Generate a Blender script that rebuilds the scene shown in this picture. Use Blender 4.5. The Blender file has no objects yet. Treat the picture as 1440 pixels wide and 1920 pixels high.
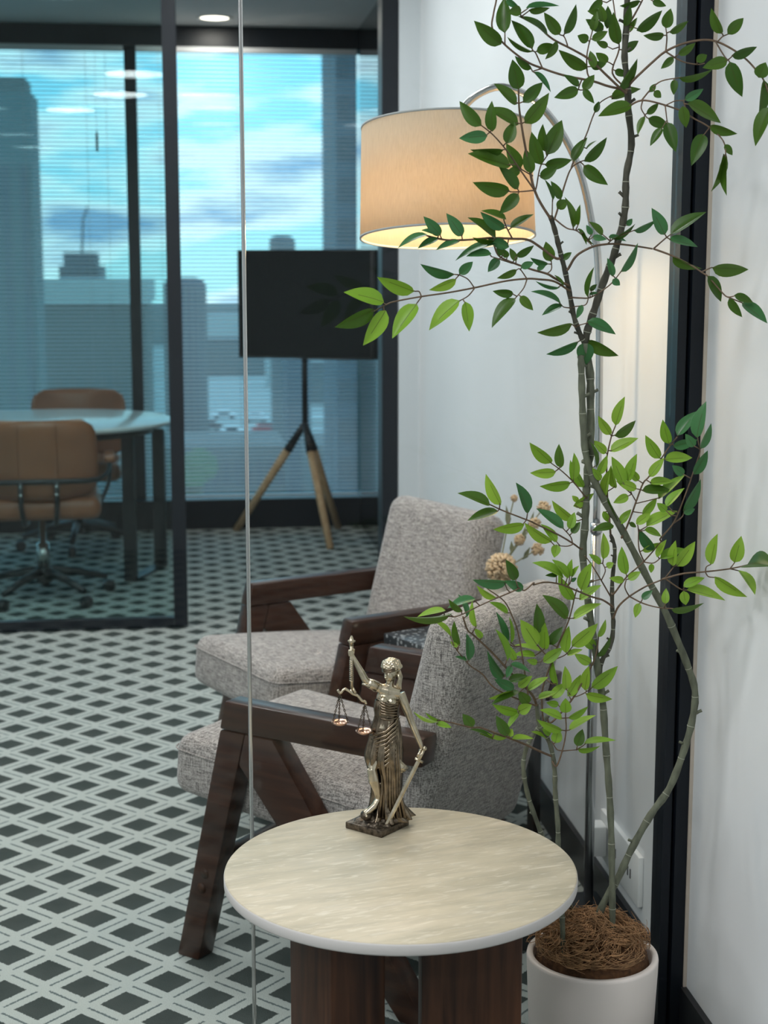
import bpy, bmesh, math, random
from mathutils import Vector, Matrix
R = math.radians
random.seed(7)
scene = bpy.context.scene
COL = scene.collection

# ------------------------------------------------------------------ camera
F, CAMH = 2884.0, 1.45                     # focal length in pixels of the 1440 wide frame, eye height
PITCH, YAW = 0.15715, 0.12739              # looking 9 deg down, 7.3 deg to the right of the room axis
cd = bpy.data.cameras.new('camera'); cam = bpy.data.objects.new('camera', cd); COL.objects.link(cam)
cd.sensor_fit = 'HORIZONTAL'; cd.sensor_width = 36.0; cd.lens = 36.0 * F / 1440.0
cam.location = (0, 0, CAMH); cam.rotation_euler = (math.pi / 2 - PITCH, 0, -YAW)
cd.clip_start = 0.05; cd.clip_end = 2000
cd.dof.use_dof = True; cd.dof.focus_distance = 2.55; cd.dof.aperture_fstop = 8.0
scene.camera = cam
CM = Matrix.Rotation(-YAW, 3, 'Z') @ Matrix.Rotation(math.pi / 2 - PITCH, 3, 'X')
EYE = Vector((0, 0, CAMH))
def ray(px, py): return CM @ Vector(((px - 720) / F, -(py - 960) / F, -1.0))
def AY(px, py, Y):                         # a point of the plane y = Y
    d = ray(px, py); return EYE + d * (Y / d.y)
def AZ(px, py, Z):                         # a point of the level z = Z
    d = ray(px, py); return EYE + d * ((Z - CAMH) / d.z)

# ------------------------------------------------------------------ view, world
vs = scene.view_settings
vs.view_transform = 'Standard'; vs.look = 'None'; vs.gamma = 1.0; vs.use_curve_mapping = False; vs.exposure = 0.32
cy = scene.cycles
cy.max_bounces = 6; cy.diffuse_bounces = 3; cy.glossy_bounces = 3; cy.transparent_max_bounces = 16; cy.caustics_reflective = False; cy.caustics_refractive = False
w = bpy.data.worlds.new('sky'); scene.world = w; w.use_nodes = True
nt = w.node_tree; nt.nodes.clear()
def wn(t, **k):
    n = nt.nodes.new(t)
    for a, b in k.items(): setattr(n, a, b)
    return n
tc = wn('ShaderNodeTexCoord'); sep = wn('ShaderNodeSeparateXYZ'); nt.links.new(tc.outputs['Generated'], sep.inputs[0])
ramp = wn('ShaderNodeValToRGB'); nt.links.new(sep.outputs['Z'], ramp.inputs[0])
cr = ramp.color_ramp; cr.elements[0].position = 0.0; cr.elements[0].color = (.36, .70, .78, 1)
cr.elements[1].position = 0.35; cr.elements[1].color = (.10, .42, .72, 1)
e = cr.elements.new(.06); e.color = (.22, .62, .80, 1)
mp = wn('ShaderNodeMapping'); mp.inputs['Scale'].default_value = (5, 5, 17); mp.inputs['Location'].default_value = (1.3, .4, .35)
nt.links.new(tc.outputs['Generated'], mp.inputs[0])
no = wn('ShaderNodeTexNoise'); no.inputs['Scale'].default_value = 1.5; no.inputs['Detail'].default_value = 5; no.inputs['Roughness'].default_value = .5
nt.links.new(mp.outputs[0], no.inputs['Vector'])
r2 = wn('ShaderNodeValToRGB'); nt.links.new(no.outputs['Fac'], r2.inputs[0])
r2.color_ramp.elements[0].position = .44; r2.color_ramp.elements[0].color = (0, 0, 0, 1)
r2.color_ramp.elements[1].position = .56; r2.color_ramp.elements[1].color = (1, 1, 1, 1)
r3 = wn('ShaderNodeValToRGB'); nt.links.new(no.outputs['Fac'], r3.inputs[0])
r3.color_ramp.elements[0].position = .50; r3.color_ramp.elements[0].color = (.74, .92, .96, 1)
r3.color_ramp.elements[1].position = .66; r3.color_ramp.elements[1].color = (.15, .32, .52, 1)
mx = wn('ShaderNodeMix', data_type='RGBA'); nt.links.new(r2.outputs[0], mx.inputs['Factor'])
nt.links.new(ramp.outputs[0], mx.inputs['A']); nt.links.new(r3.outputs[0], mx.inputs['B'])
bg = wn('ShaderNodeBackground'); bg.inputs['Strength'].default_value = 1.75
nt.links.new(mx.outputs['Result'], bg.inputs['Color'])
wo = wn('ShaderNodeOutputWorld'); nt.links.new(bg.outputs[0], wo.inputs[0])

# power of the lamps (each lamp is built further down, in its own builder)
LOBBY_W, OFFICE_W, MEET_W, BULB_W = 6.3, 11.0, 3.6, 4.4

# ------------------------------------------------------------------ materials
MATS = {}
def new_mat(name):
    m = bpy.data.materials.new(name); m.use_nodes = True; MATS[name] = m
    return m, m.node_tree, m.node_tree.nodes['Principled BSDF']
def P(name, col, rough=.5, metal=0, spec=.5, noise=None, bump=None, coat=0):
    """plain material; noise=(scale xyz, amount, detail) varies the colour, bump=(scale, strength)"""
    m, t, b = new_mat(name)
    b.inputs['Base Color'].default_value = (*col, 1); b.inputs['Roughness'].default_value = rough
    b.inputs['Metallic'].default_value = metal; b.inputs['Specular IOR Level'].default_value = spec
    b.inputs['Coat Weight'].default_value = coat
    if noise or bump:
        co = t.nodes.new('ShaderNodeTexCoord')
    if noise:
        ma = t.nodes.new('ShaderNodeMapping'); ma.inputs['Scale'].default_value = noise[0]
        t.links.new(co.outputs['Object'], ma.inputs[0])
        n = t.nodes.new('ShaderNodeTexNoise'); n.inputs['Scale'].default_value = 1; n.inputs['Detail'].default_value = noise[2]
        t.links.new(ma.outputs[0], n.inputs['Vector'])
        rr = t.nodes.new('ShaderNodeValToRGB'); t.links.new(n.outputs['Fac'], rr.inputs[0])
        a = noise[1]
        rr.color_ramp.elements[0].position = .3; rr.color_ramp.elements[0].color = (*[c * (1 - a) for c in col], 1)
        rr.color_ramp.elements[1].position = .7; rr.color_ramp.elements[1].color = (*[min(1, c * (1 + a)) for c in col], 1)
        t.links.new(rr.outputs[0], b.inputs['Base Color'])
    if bump:
        n2 = t.nodes.new('ShaderNodeTexNoise'); n2.inputs['Scale'].default_value = bump[0]; n2.inputs['Detail'].default_value = 3
        t.links.new(co.outputs['Object'], n2.inputs['Vector'])
        bp = t.nodes.new('ShaderNodeBump'); bp.inputs['Strength'].default_value = bump[1]; bp.inputs['Distance'].default_value = .002
        t.links.new(n2.outputs['Fac'], bp.inputs['Height']); t.links.new(bp.outputs[0], b.inputs['Normal'])
    return m

def mathn(t, op, a, b=None, c=None):
    n = t.nodes.new('ShaderNodeMath'); n.operation = op
    for i, v in enumerate((a, b, c)):
        if v is None: continue
        if isinstance(v, (int, float)): n.inputs[i].default_value = v
        else: t.links.new(v, n.inputs[i])
    return n.outputs[0]
def mixc(t, f, a, b):
    n = t.nodes.new('ShaderNodeMix'); n.data_type = 'RGBA'
    for k, v in (('Factor', f), ('A', a), ('B', b)):
        if isinstance(v, (tuple, list)): n.inputs[k].default_value = (*v, 1)
        elif isinstance(v, (int, float)): n.inputs[k].default_value = v
        else: t.links.new(v, n.inputs[k])
    return n.outputs['Result']

def mat_wood(name, c0, c1, rough, axis):
    m, t, b = new_mat(name)
    co = t.nodes.new('ShaderNodeTexCoord'); ma = t.nodes.new('ShaderNodeMapping')
    sc = [60, 60, 60]; sc[axis] = 4; ma.inputs['Scale'].default_value = sc
    t.links.new(co.outputs['Object'], ma.inputs[0])
    n = t.nodes.new('ShaderNodeTexNoise'); n.inputs['Scale'].default_value = 1; n.inputs['Detail'].default_value = 6; n.inputs['Distortion'].default_value = .6
    t.links.new(ma.outputs[0], n.inputs['Vector'])
    rr = t.nodes.new('ShaderNodeValToRGB'); t.links.new(n.outputs['Fac'], rr.inputs[0])
    rr.color_ramp.elements[0].position = .3; rr.color_ramp.elements[0].color = (*c0, 1)
    rr.color_ramp.elements[1].position = .72; rr.color_ramp.elements[1].color = (*c1, 1)
    t.links.new(rr.outputs[0], b.inputs['Base Color']); b.inputs['Roughness'].default_value = rough; b.inputs['Specular IOR Level'].default_value = .3
    return m

def mat_carpet():
    m, t, b = new_mat('carpet')
    co = t.nodes.new('ShaderNodeTexCoord')
    # slightly wobbly edges
    n = t.nodes.new('ShaderNodeTexNoise'); n.inputs['Scale'].default_value = 260; n.inputs['Detail'].default_value = 2
    t.links.new(co.outputs['Object'], n.inputs['Vector'])
    s = t.nodes.new('ShaderNodeSeparateXYZ'); t.links.new(co.outputs['Object'], s.inputs[0])
    wob = mathn(t, 'MULTIPLY', mathn(t, 'SUBTRACT', n.outputs['Fac'], .5), .012)
    x = mathn(t, 'ADD', mathn(t, 'ADD', s.outputs['X'], .314), wob); y = mathn(t, 'ADD', s.outputs['Y'], -3.008)
    per = .1675
    u = mathn(t, 'DIVIDE', mathn(t, 'ADD', x, y), per); v = mathn(t, 'DIVIDE', mathn(t, 'SUBTRACT', x, y), per)
    du = mathn(t, 'ABSOLUTE', mathn(t, 'SUBTRACT', mathn(t, 'FRACT', mathn(t, 'ADD', u, 50)), .5))   # 0 mid cell, .5 on a lattice line
    dv = mathn(t, 'ABSOLUTE', mathn(t, 'SUBTRACT', mathn(t, 'FRACT', mathn(t, 'ADD', v, 50)), .5))
    mxx = mathn(t, 'MAXIMUM', du, dv); mn = mathn(t, 'MINIMUM', du, dv)
    dark = mathn(t, 'LESS_THAN', mxx, .30)
    line = mathn(t, 'MULTIPLY', mathn(t, 'GREATER_THAN', mxx, .478), mathn(t, 'LESS_THAN', mn, .36))
    big = t.nodes.new('ShaderNodeTexNoise'); big.inputs['Scale'].default_value = 9; t.links.new(co.outputs['Object'], big.inputs['Vector'])
    pile = t.nodes.new('ShaderNodeTexNoise'); pile.inputs['Scale'].default_value = 420; pile.inputs['Detail'].default_value = 1
    t.links.new(co.outputs['Object'], pile.inputs['Vector'])
    white = mixc(t, pile.outputs['Fac'], (.34, .375, .35), (.58, .615, .58))
    green = mixc(t, mathn(t, 'MULTIPLY_ADD', big.outputs['Fac'], .6, mathn(t, 'MULTIPLY', pile.outputs['Fac'], .4)), (.030, .045, .042), (.085, .095, .088))
    c = mixc(t, dark, white, green); c = mixc(t, line, c, (.12, .15, .15))
    t.links.new(c, b.inputs['Base Color']); b.inputs['Roughness'].default_value = .95; b.inputs['Specular IOR Level'].default_value = .1
    bp = t.nodes.new('ShaderNodeBump'); bp.inputs['Strength'].default_value = .5; bp.inputs['Distance'].default_value = .004
    t.links.new(pile.outputs['Fac'], bp.inputs['Height']); t.links.new(bp.outputs[0], b.inputs['Normal'])

def mat_tweed():
    m, t, b = new_mat('tweed')
    co = t.nodes.new('ShaderNodeTexCoord'); fac = None
    for sc in ((35, 420, 420), (420, 35, 420), (420, 420, 35)):
        ma = t.nodes.new('ShaderNodeMapping'); ma.inputs['Scale'].default_value = sc
        t.links.new(co.outputs['Object'], ma.inputs[0])
        n = t.nodes.new('ShaderNodeTexNoise'); n.inputs['Scale'].default_value = 1; n.inputs['Detail'].default_value = 2
        t.links.new(ma.outputs[0], n.inputs['Vector'])
        fac = n.outputs['Fac'] if fac is None else mathn(t, 'ADD', fac, n.outputs['Fac'])
    rr = t.nodes.new('ShaderNodeValToRGB'); t.links.new(mathn(t, 'DIVIDE', fac, 3), rr.inputs[0])
    rr.color_ramp.elements[0].position = .40; rr.color_ramp.elements[0].color = (.10, .090, .086, 1)
    rr.color_ramp.elements[1].position = .60; rr.color_ramp.elements[1].color = (.56, .510, .480, 1)
    t.links.new(rr.outputs[0], b.inputs['Base Color']); b.inputs['Roughness'].default_value = .95; b.inputs['Specular IOR Level'].default_value = .15
    b.inputs['Sheen Weight'].default_value = .25
    bp = t.nodes.new('ShaderNodeBump'); bp.inputs['Strength'].default_value = .35; bp.inputs['Distance'].default_value = .001
    t.links.new(fac, bp.inputs['Height']); t.links.new(bp.outputs[0], b.inputs['Normal'])

def mat_travertine():
    m, t, b = new_mat('travertine')
    co = t.nodes.new('ShaderNodeTexCoord'); ma = t.nodes.new('ShaderNodeMapping')
    ma.inputs['Rotation'].default_value = (0, 0, R(-14)); t.links.new(co.outputs['Object'], ma.inputs[0])
    def nz(scale, det, dist=0):
        m2 = t.nodes.new('ShaderNodeMapping'); m2.inputs['Scale'].default_value = scale; t.links.new(ma.outputs[0], m2.inputs[0])
        n = t.nodes.new('ShaderNodeTexNoise'); n.inputs['Scale'].default_value = 1; n.inputs['Detail'].default_value = det; n.inputs['Distortion'].default_value = dist
        t.links.new(m2.outputs[0], n.inputs['Vector']); return n.outputs['Fac']
    rr = t.nodes.new('ShaderNodeValToRGB'); t.links.new(nz((7, 20, 7), 10, .5), rr.inputs[0])
    rr.color_ramp.elements[0].position = .28; rr.color_ramp.elements[0].color = (.445, .39, .28, 1)
    rr.color_ramp.elements[1].position = .72; rr.color_ramp.elements[1].color = (.61, .53, .395, 1)
    e = rr.color_ramp.elements.new(.52); e.color = (.54, .472, .345, 1)
    pit = t.nodes.new('ShaderNodeValToRGB'); t.links.new(nz((28, 130, 28), 6, .8), pit.inputs[0])
    pit.color_ramp.elements[0].position = .54; pit.color_ramp.elements[0].color = (0, 0, 0, 1)
    pit.color_ramp.elements[1].position = .70; pit.color_ramp.elements[1].color = (1, 1, 1, 1)
    c = mixc(t, mathn(t, 'MULTIPLY', pit.outputs[0], .45), rr.outputs[0], (.80, .74, .62))
    vn = t.nodes.new('ShaderNodeValToRGB'); t.links.new(nz((11, 75, 11), 7, .5), vn.inputs[0])
    vn.color_ramp.elements[0].position = .36; vn.color_ramp.elements[0].color = (1, 1, 1, 1)
    vn.color_ramp.elements[1].position = .52; vn.color_ramp.elements[1].color = (0, 0, 0, 1)
    c = mixc(t, mathn(t, 'MULTIPLY', vn.outputs[0], .28), c, (.34, .305, .235))
    t.links.new(c, b.inputs['Base Color']); b.inputs['Roughness'].default_value = .42; b.inputs['Specular IOR Level'].default_value = .35

def mat_terrazzo():
    m, t, b = new_mat('terrazzo')
    co = t.nodes.new('ShaderNodeTexCoord'); v = t.nodes.new('ShaderNodeTexVoronoi'); v.inputs['Scale'].default_value = 75
    t.links.new(co.outputs['Object'], v.inputs['Vector'])
    f = mathn(t, 'LESS_THAN', v.outputs['Distance'], .34)
    t.links.new(mixc(t, f, (.035, .04, .045), (.30, .32, .33)), b.inputs['Base Color']); b.inputs['Roughness'].default_value = .35

def mat_glass(name, tint, refl=1.0):
    m = bpy.data.materials.new(name); m.use_nodes = True; MATS[name] = m; t = m.node_tree; t.nodes.clear()
    tr = t.nodes.new('ShaderNodeBsdfTransparent'); tr.inputs[0].default_value = (*tint, 1)
    gl = t.nodes.new('ShaderNodeBsdfGlossy'); gl.inputs['Roughness'].default_value = 0.0; gl.inputs[0].default_value = (.95, .97, .97, 1)
    lw = t.nodes.new('ShaderNodeLayerWeight'); lw.inputs['Blend'].default_value = .5
    f = mathn(t, 'MULTIPLY', mathn(t, 'MULTIPLY_ADD', mathn(t, 'POWER', lw.outputs['Facing'], 5), .9, .04), refl)
    mi = t.nodes.new('ShaderNodeMixShader'); t.links.new(f, mi.inputs[0]); t.links.new(tr.outputs[0], mi.inputs[1]); t.links.new(gl.outputs[0], mi.inputs[2])
    o = t.nodes.new('ShaderNodeOutputMaterial'); t.links.new(mi.outputs[0], o.inputs[0])

def mat_leaf(name, c0, c1, rough):
    m, t, b = new_mat(name)
    oi = t.nodes.new('ShaderNodeObjectInfo'); co = t.nodes.new('ShaderNodeTexCoord')
    s = t.nodes.new('ShaderNodeSeparateXYZ'); t.links.new(co.outputs['Object'], s.inputs[0])
    base = mixc(t, oi.outputs['Random'], c0, c1)
    ax = mathn(t, 'ABSOLUTE', s.outputs['X'])
    rib = mathn(t, 'MULTIPLY', mathn(t, 'LESS_THAN', ax, .016), mathn(t, 'LESS_THAN', s.outputs['Y'], .66))
    vein = mathn(t, 'LESS_THAN', mathn(t, 'FRACT', mathn(t, 'MULTIPLY_ADD', ax, -14.0, mathn(t, 'MULTIPLY', s.outputs['Y'], 17.0))), .10)
    c = mixc(t, mathn(t, 'MULTIPLY', vein, .18), base, tuple(min(1, v * 1.7) for v in c1))
    c = mixc(t, mathn(t, 'MULTIPLY', rib, .8), c, (.055, .060, .012))
    gm = t.nodes.new('ShaderNodeNewGeometry')
    c = mixc(t, mathn(t, 'MULTIPLY', gm.outputs['Backfacing'], .35), c, (.34, .45, .22))
    t.links.new(c, b.inputs['Base Color']); b.inputs['Roughness'].default_value = rough; b.inputs['Specular IOR Level'].default_value = .35
    tl = t.nodes.new('ShaderNodeBsdfTranslucent'); t.links.new(c, tl.inputs[0])
    mi = t.nodes.new('ShaderNodeMixShader'); mi.inputs[0].default_value = .22
    o = t.nodes['Material Output']; t.links.new(b.outputs[0], mi.inputs[1]); t.links.new(tl.outputs[0], mi.inputs[2]); t.links.new(mi.outputs[0], o.inputs[0])

def mat_shade():
    m = bpy.data.materials.new('lampshade'); m.use_nodes = True; MATS['lampshade'] = m; t = m.node_tree; t.nodes.clear()
    co = t.nodes.new('ShaderNodeTexCoord'); ma = t.nodes.new('ShaderNodeMapping'); ma.inputs['Scale'].default_value = (160, 160, 6)
    t.links.new(co.outputs['Object'], ma.inputs[0]); n = t.nodes.new('ShaderNodeTexNoise'); n.inputs['Scale'].default_value = 3; n.inputs['Detail'].default_value = 3
    t.links.new(ma.outputs[0], n.inputs['Vector'])
    c = mixc(t, n.outputs['Fac'], (.63, .52, .39), (.82, .70, .54))
    d = t.nodes.new('ShaderNodeBsdfDiffuse'); t.links.new(c, d.inputs[0])
    l = t.nodes.new('ShaderNodeBsdfTranslucent'); t.links.new(c, l.inputs[0])
    mi = t.nodes.new('ShaderNodeMixShader'); mi.inputs[0].default_value = .42
    t.links.new(d.outputs[0], mi.inputs[1]); t.links.new(l.outputs[0], mi.inputs[2])
    o = t.nodes.new('ShaderNodeOutputMaterial'); t.links.new(mi.outputs[0], o.inputs[0])

def mat_emit(name, col, s):
    m = bpy.data.materials.new(name); m.use_nodes = True; MATS[name] = m; t = m.node_tree; t.nodes.clear()
    em = t.nodes.new('ShaderNodeEmission'); em.inputs[0].default_value = (*col, 1); em.inputs[1].default_value = s
    o = t.nodes.new('ShaderNodeOutputMaterial'); t.links.new(em.outputs[0], o.inputs[0])

mat_carpet(); mat_tweed(); mat_travertine(); mat_terrazzo(); mat_shade()
mat_glass('glass_clear', (.975, .985, .98), .26); mat_glass('glass_tint', (.78, .87, .87), .35); mat_glass('glass_window', (.87, .95, .955), .3)
P('wall_white', (.74, .76, .77), .75, noise=((1.2, 1.2, 1.2), .035, 2))
P('wall_cool', (.62, .66, .68), .75)
P('ceiling', (.62, .63, .63), .9)
P('black_frame', (.006, .009, .014), .4, spec=.3)
P('black_metal', (.014, .015, .017), .4)
P('dark_glass', (.012, .014, .016), .03, spec=.9)
P('skirting', (.009, .010, .012), .4)
P('sealant', (.55, .48, .40), .6)
P('steel', (.60, .60, .59), .22, metal=1)
P('chrome', (.52, .53, .54), .2, metal=1)
mat_wood('walnut', (.013, .0048, .0022), (.078, .031, .0135), .5, 2)
mat_wood('walnut_frame', (.022, .009, .0055), (.060, .025, .0145), .30, 0)
mat_wood('oak', (.46, .28, .14), (.66, .46, .27), .5, 2)
P('stone_edge', (.60, .57, .55), .5)
P('bronze', (.20, .158, .112), .20, metal=.95, noise=((70, 70, 70), .45, 4), bump=(300, .12))
P('bronze_pale', (.54, .47, .35), .22, metal=.92, noise=((60, 60, 60), .25, 3))
P('bronze_dark', (.10, .08, .06), .42, metal=.8, noise=((120, 120, 120), .7, 4), bump=(260, .5))
P('copper_pan', (.66, .42, .31), .25, metal=1)
P('bark', (.115, .125, .085), .75, noise=((90, 90, 30), .35, 4), bump=(240, .35))
P('bark_dark', (.060, .058, .042), .8, noise=((120, 120, 40), .45, 4), bump=(240, .5))
P('bark_scar', (.30, .31, .24), .7)
P('twig', (.125, .078, .045), .6, noise=((80, 80, 80), .3, 2))
mat_leaf('leaf_deep', (.034, .092, .008), (.070, .145, .014), .38)
mat_leaf('leaf_fresh', (.155, .315, .022), (.265, .435, .045), .42)
mat_leaf('leaf_sheen', (.032, .125, .034), (.060, .185, .065), .30)  # bluish teal base colour stands in for glossy reflection on these leaves
P('pot', (.88, .80, .745), .42)
P('coir', (.36, .20, .095), .85, noise=((60, 60, 60), .45, 3))
P('coir_bed', (.11, .050, .020), .95, noise=((90, 90, 90), .5, 4), bump=(120, 1))
P('plastic_white', (.78, .79, .78), .35)
P('plastic_dark', (.05, .05, .05), .4)
P('tan_leather', (.34, .120, .055), .34, noise=((6, 6, 6), .12, 3), bump=(120, .12))
P('table_white', (.70, .72, .72), .18)
P('tv_screen', (.004, .004, .005), .12, spec=.3)
P('blind', (.58, .60, .62), .5)
P('cord', (.42, .43, .43), .7)
P('dried_flower', (.62, .47, .30), .9, noise=((90, 90, 90), .3, 3))
P('dried_stem', (.24, .24, .15), .8)
P('dried_leaf', (.17, .19, .11), .8)
P('vase', (.56, .50, .42), .5)
mat_emit('lamp_face', (1, .93, .78), 3.2); mat_emit('panel_face', (1, .97, .93), 3.0); mat_emit('bulb', (1, .80, .52), 9.0)
P('city_teal', (.085, .14, .15), .7); P('city_blue', (.065, .10, .125), .7); P('city_pale', (.42, .47, .46), .8)
P('city_grey', (.13, .155, .155), .8); P('city_roof', (.50, .56, .55), .8); P('city_glass', (.030, .055, .07), .25)
P('city_mid', (.22, .25, .25), .8); P('city_ground', (.40, .46, .45), .9); P('city_tree', (.06, .13, .06), .9)
P('car_white', (.75, .77, .78), .3); P('car_red', (.42, .03, .04), .3); P('car_dark', (.04, .05, .06), .3)

# ------------------------------------------------------------------ helpers
def tag(o, label, cat, group=None):
    o['label'] = label; o['category'] = cat
    if group: o['group'] = group
    return o
def thing(name, loc, rz, label, cat, group=None):
    o = bpy.data.objects.new(name, None); COL.objects.link(o); o.empty_display_size = .05
    o.location = loc; o.rotation_euler = (0, 0, rz)
    if label: tag(o, label, cat, group)
    return o
def obj(name, vf, mat, parent=None, smooth=True, loc=None):
    """one mesh object. vf is (verts, faces) or a bmesh, in the parent's own space"""
    me = bpy.data.meshes.new(name)
    if isinstance(vf, tuple): me.from_pydata([tuple(v) for v in vf[0]], [], vf[1])
    else: vf.to_mesh(me); vf.free()
    if smooth:
        me.polygons.foreach_set('use_smooth', [True] * len(me.polygons))
    me.materials.append(MATS[mat]); me.update()
    o = bpy.data.objects.new(name, me); COL.objects.link(o)
    if parent: o.parent = parent
    if loc is not None: o.location = loc
    if smooth and not isinstance(vf, tuple):
        try: me.set_sharp_from_angle(angle=R(38))
        except Exception: pass
    return o
def link_copy(o, parent, mat=None):
    c = o.copy(); COL.objects.link(c); c.parent = parent
    return c
def struct(o): o['kind'] = 'structure'; return o
def merge(*parts):
    V, Fc = [], []
    for v, f in parts:
        k = len(V); V += [Vector(p) for p in v]; Fc += [tuple(i + k for i in q) for q in f]
    return V, Fc
def xf(vf, M): return [M @ Vector(v) for v in vf[0]], vf[1]
def shift(vf, d): d = Vector(d); return [Vector(v) + d for v in vf[0]], vf[1]
def boxv(x0, x1, y0, y1, z0, z1):
    return ([(x0, y0, z0), (x1, y0, z0), (x1, y1, z0), (x0, y1, z0), (x0, y0, z1), (x1, y0, z1), (x1, y1, z1), (x0, y1, z1)],
            [(0, 3, 2, 1), (4, 5, 6, 7), (0, 1, 5, 4), (1, 2, 6, 5), (2, 3, 7, 6), (3, 0, 4, 7)])
def bev(vf, r, seg=3, prof=.5):
    bm = bmesh.new(); vs_ = [bm.verts.new(v) for v in vf[0]]
    for f in vf[1]: bm.faces.new([vs_[i] for i in f])
    bmesh.ops.recalc_face_normals(bm, faces=bm.faces)
    bmesh.ops.bevel(bm, geom=list(bm.edges), offset=r, offset_type='OFFSET', segments=seg, profile=prof, affect='EDGES', clamp_overlap=True)
    return bm
def prism(poly, axis, a, b):
    """polygon of 2d points swept along axis (0,1,2) from a to b"""
    n = len(poly)
    def mk(p, h): q = list(p); q.insert(axis, h); return tuple(q)
    V = [mk(p, a) for p in poly] + [mk(p, b) for p in poly]
    Fc = [tuple(range(n))[::-1], tuple(range(n, 2 * n))] + [(i, (i + 1) % n, n + (i + 1) % n, n + i) for i in range(n)]
    return V, Fc
def tube(pts, rad, seg=8, caps=True, flat=None):
    pts = [Vector(p) for p in pts]; n = len(pts)
    if not isinstance(rad, (list, tuple)): rad = [rad] * n
    V, Fc = [], []; up = None
    for i, p in enumerate(pts):
        t = (pts[min(i + 1, n - 1)] - pts[max(i - 1, 0)])
        t = t.normalized() if t.length > 1e-9 else Vector((0, 0, 1))
        if up is None:
            up = Vector((0, 0, 1)) if abs(t.z) < .9 else Vector((1, 0, 0))
        a = up - t * up.dot(t)
        if a.length < 1e-6: a = t.orthogonal()
        a.normalize(); up = a; b = t.cross(a)
        for k in range(seg):
            th = 2 * math.pi * k / seg
            V.append(p + (a * math.cos(th) + b * math.sin(th) * (flat or 1)) * rad[i])
    for i in range(n - 1):
        for k in range(seg):
            k2 = (k + 1) % seg
            Fc.append((i * seg + k, i * seg + k2, (i + 1) * seg + k2, (i + 1) * seg + k))
    if caps: Fc += [tuple(range(seg))[::-1], tuple(range((n - 1) * seg, n * seg))]
    return V, Fc
def lathe(prof, seg=32, closed=False):
    """prof: list of (r, z). r = 0 at the ends closes it"""
    V, Fc = [], []; ring = []
    for r, z in prof:
        if r <= 1e-6: ring.append([len(V)]); V.append((0, 0, z))
        else:
            ring.append(list(range(len(V), len(V) + seg)))
            V += [(r * math.cos(2 * math.pi * k / seg), r * math.sin(2 * math.pi * k / seg), z) for k in range(seg)]
    pairs = list(zip(ring, ring[1:])) + ([(ring[-1], ring[0])] if closed else [])
    for A, B in pairs:
        for k in range(seg):
            k2 = (k + 1) % seg
            if len(A) == 1 and len(B) == 1: continue
            if len(A) == 1: Fc.append((A[0], B[k2], B[k]))
            elif len(B) == 1: Fc.append((A[k], A[k2], B[0]))
            else: Fc.append((A[k], A[k2], B[k2], B[k]))
    return V, Fc
def ellipsoid(c, rx, ry, rz, seg=16, rings=10, M=None):
    V, Fc = lathe([(math.sin(math.pi * i / rings), -math.cos(math.pi * i / rings)) for i in range(rings + 1)], seg)
    V = [Vector((v[0] * rx, v[1] * ry, v[2] * rz)) for v in V]
    if M: V = [M @ v for v in V]
    return [v + Vector(c) for v in V], Fc
def spline(pts, k=4):
    """Catmull-Rom through points (Vectors of any size as tuples)"""
    P_ = [Vector(p) for p in pts]
    if len(P_) < 3: return P_
    out = []
    for i in range(len(P_) - 1):
        p0 = P_[max(i - 1, 0)]; p1 = P_[i]; p2 = P_[i + 1]; p3 = P_[min(i + 2, len(P_) - 1)]
        for j in range(k):
            s = j / k
            out.append(.5 * ((2 * p1) + (p2 - p0) * s + (2 * p0 - 5 * p1 + 4 * p2 - p3) * s * s + (3 * p1 - p0 - 3 * p2 + p3) * s ** 3))
    out.append(P_[-1]); return out
def remeshed(name, vf, mat, parent, voxel, smooth_it=4):
    o = obj(name, vf, mat, parent)
    md = o.modifiers.new('r', 'REMESH'); md.mode = 'VOXEL'; md.voxel_size = voxel; md.use_smooth_shade = True
    sm = o.modifiers.new('s', 'SMOOTH'); sm.iterations = smooth_it; sm.factor = .5
    dg = bpy.context.evaluated_depsgraph_get(); dg.update()
    me = bpy.data.meshes.new_from_object(o.evaluated_get(dg))
    me.materials.clear(); me.materials.append(MATS[mat])
    me.polygons.foreach_set('use_smooth', [True] * len(me.polygons))
    o.modifiers.clear(); o.data = me
    return o

# ================================================================== the place
WX = .92                # right wall
GY = 2.69               # glass partition between the office and the lobby
PY = 6.20               # sliding door of the meeting room
WY = 8.75               # window wall
CZ = 2.74               # ceiling
XL = -3.6; YB = -2.6

struct(obj('floor', boxv(XL, 1.2, YB, WY + .15, -.12, 0), 'carpet', smooth=False))
struct(obj('ceiling', boxv(XL, 1.2, YB, WY + .15, CZ, CZ + .1), 'ceiling', smooth=False))
struct(obj('wall_right', boxv(WX, WX + .2, YB, PY - .10, 0, CZ), 'wall_white', smooth=False))
struct(obj('wall_return', boxv(.838, 1.12, PY - .12, PY + .02, 0, CZ), 'wall_cool', smooth=False))
struct(obj('wall_left', boxv(XL - .1, XL, YB, WY + .15, 0, CZ), 'wall_white', smooth=False))
struct(obj('wall_behind', boxv(XL, WX, YB - .1, YB, 0, CZ), 'wall_white', smooth=False))
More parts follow.
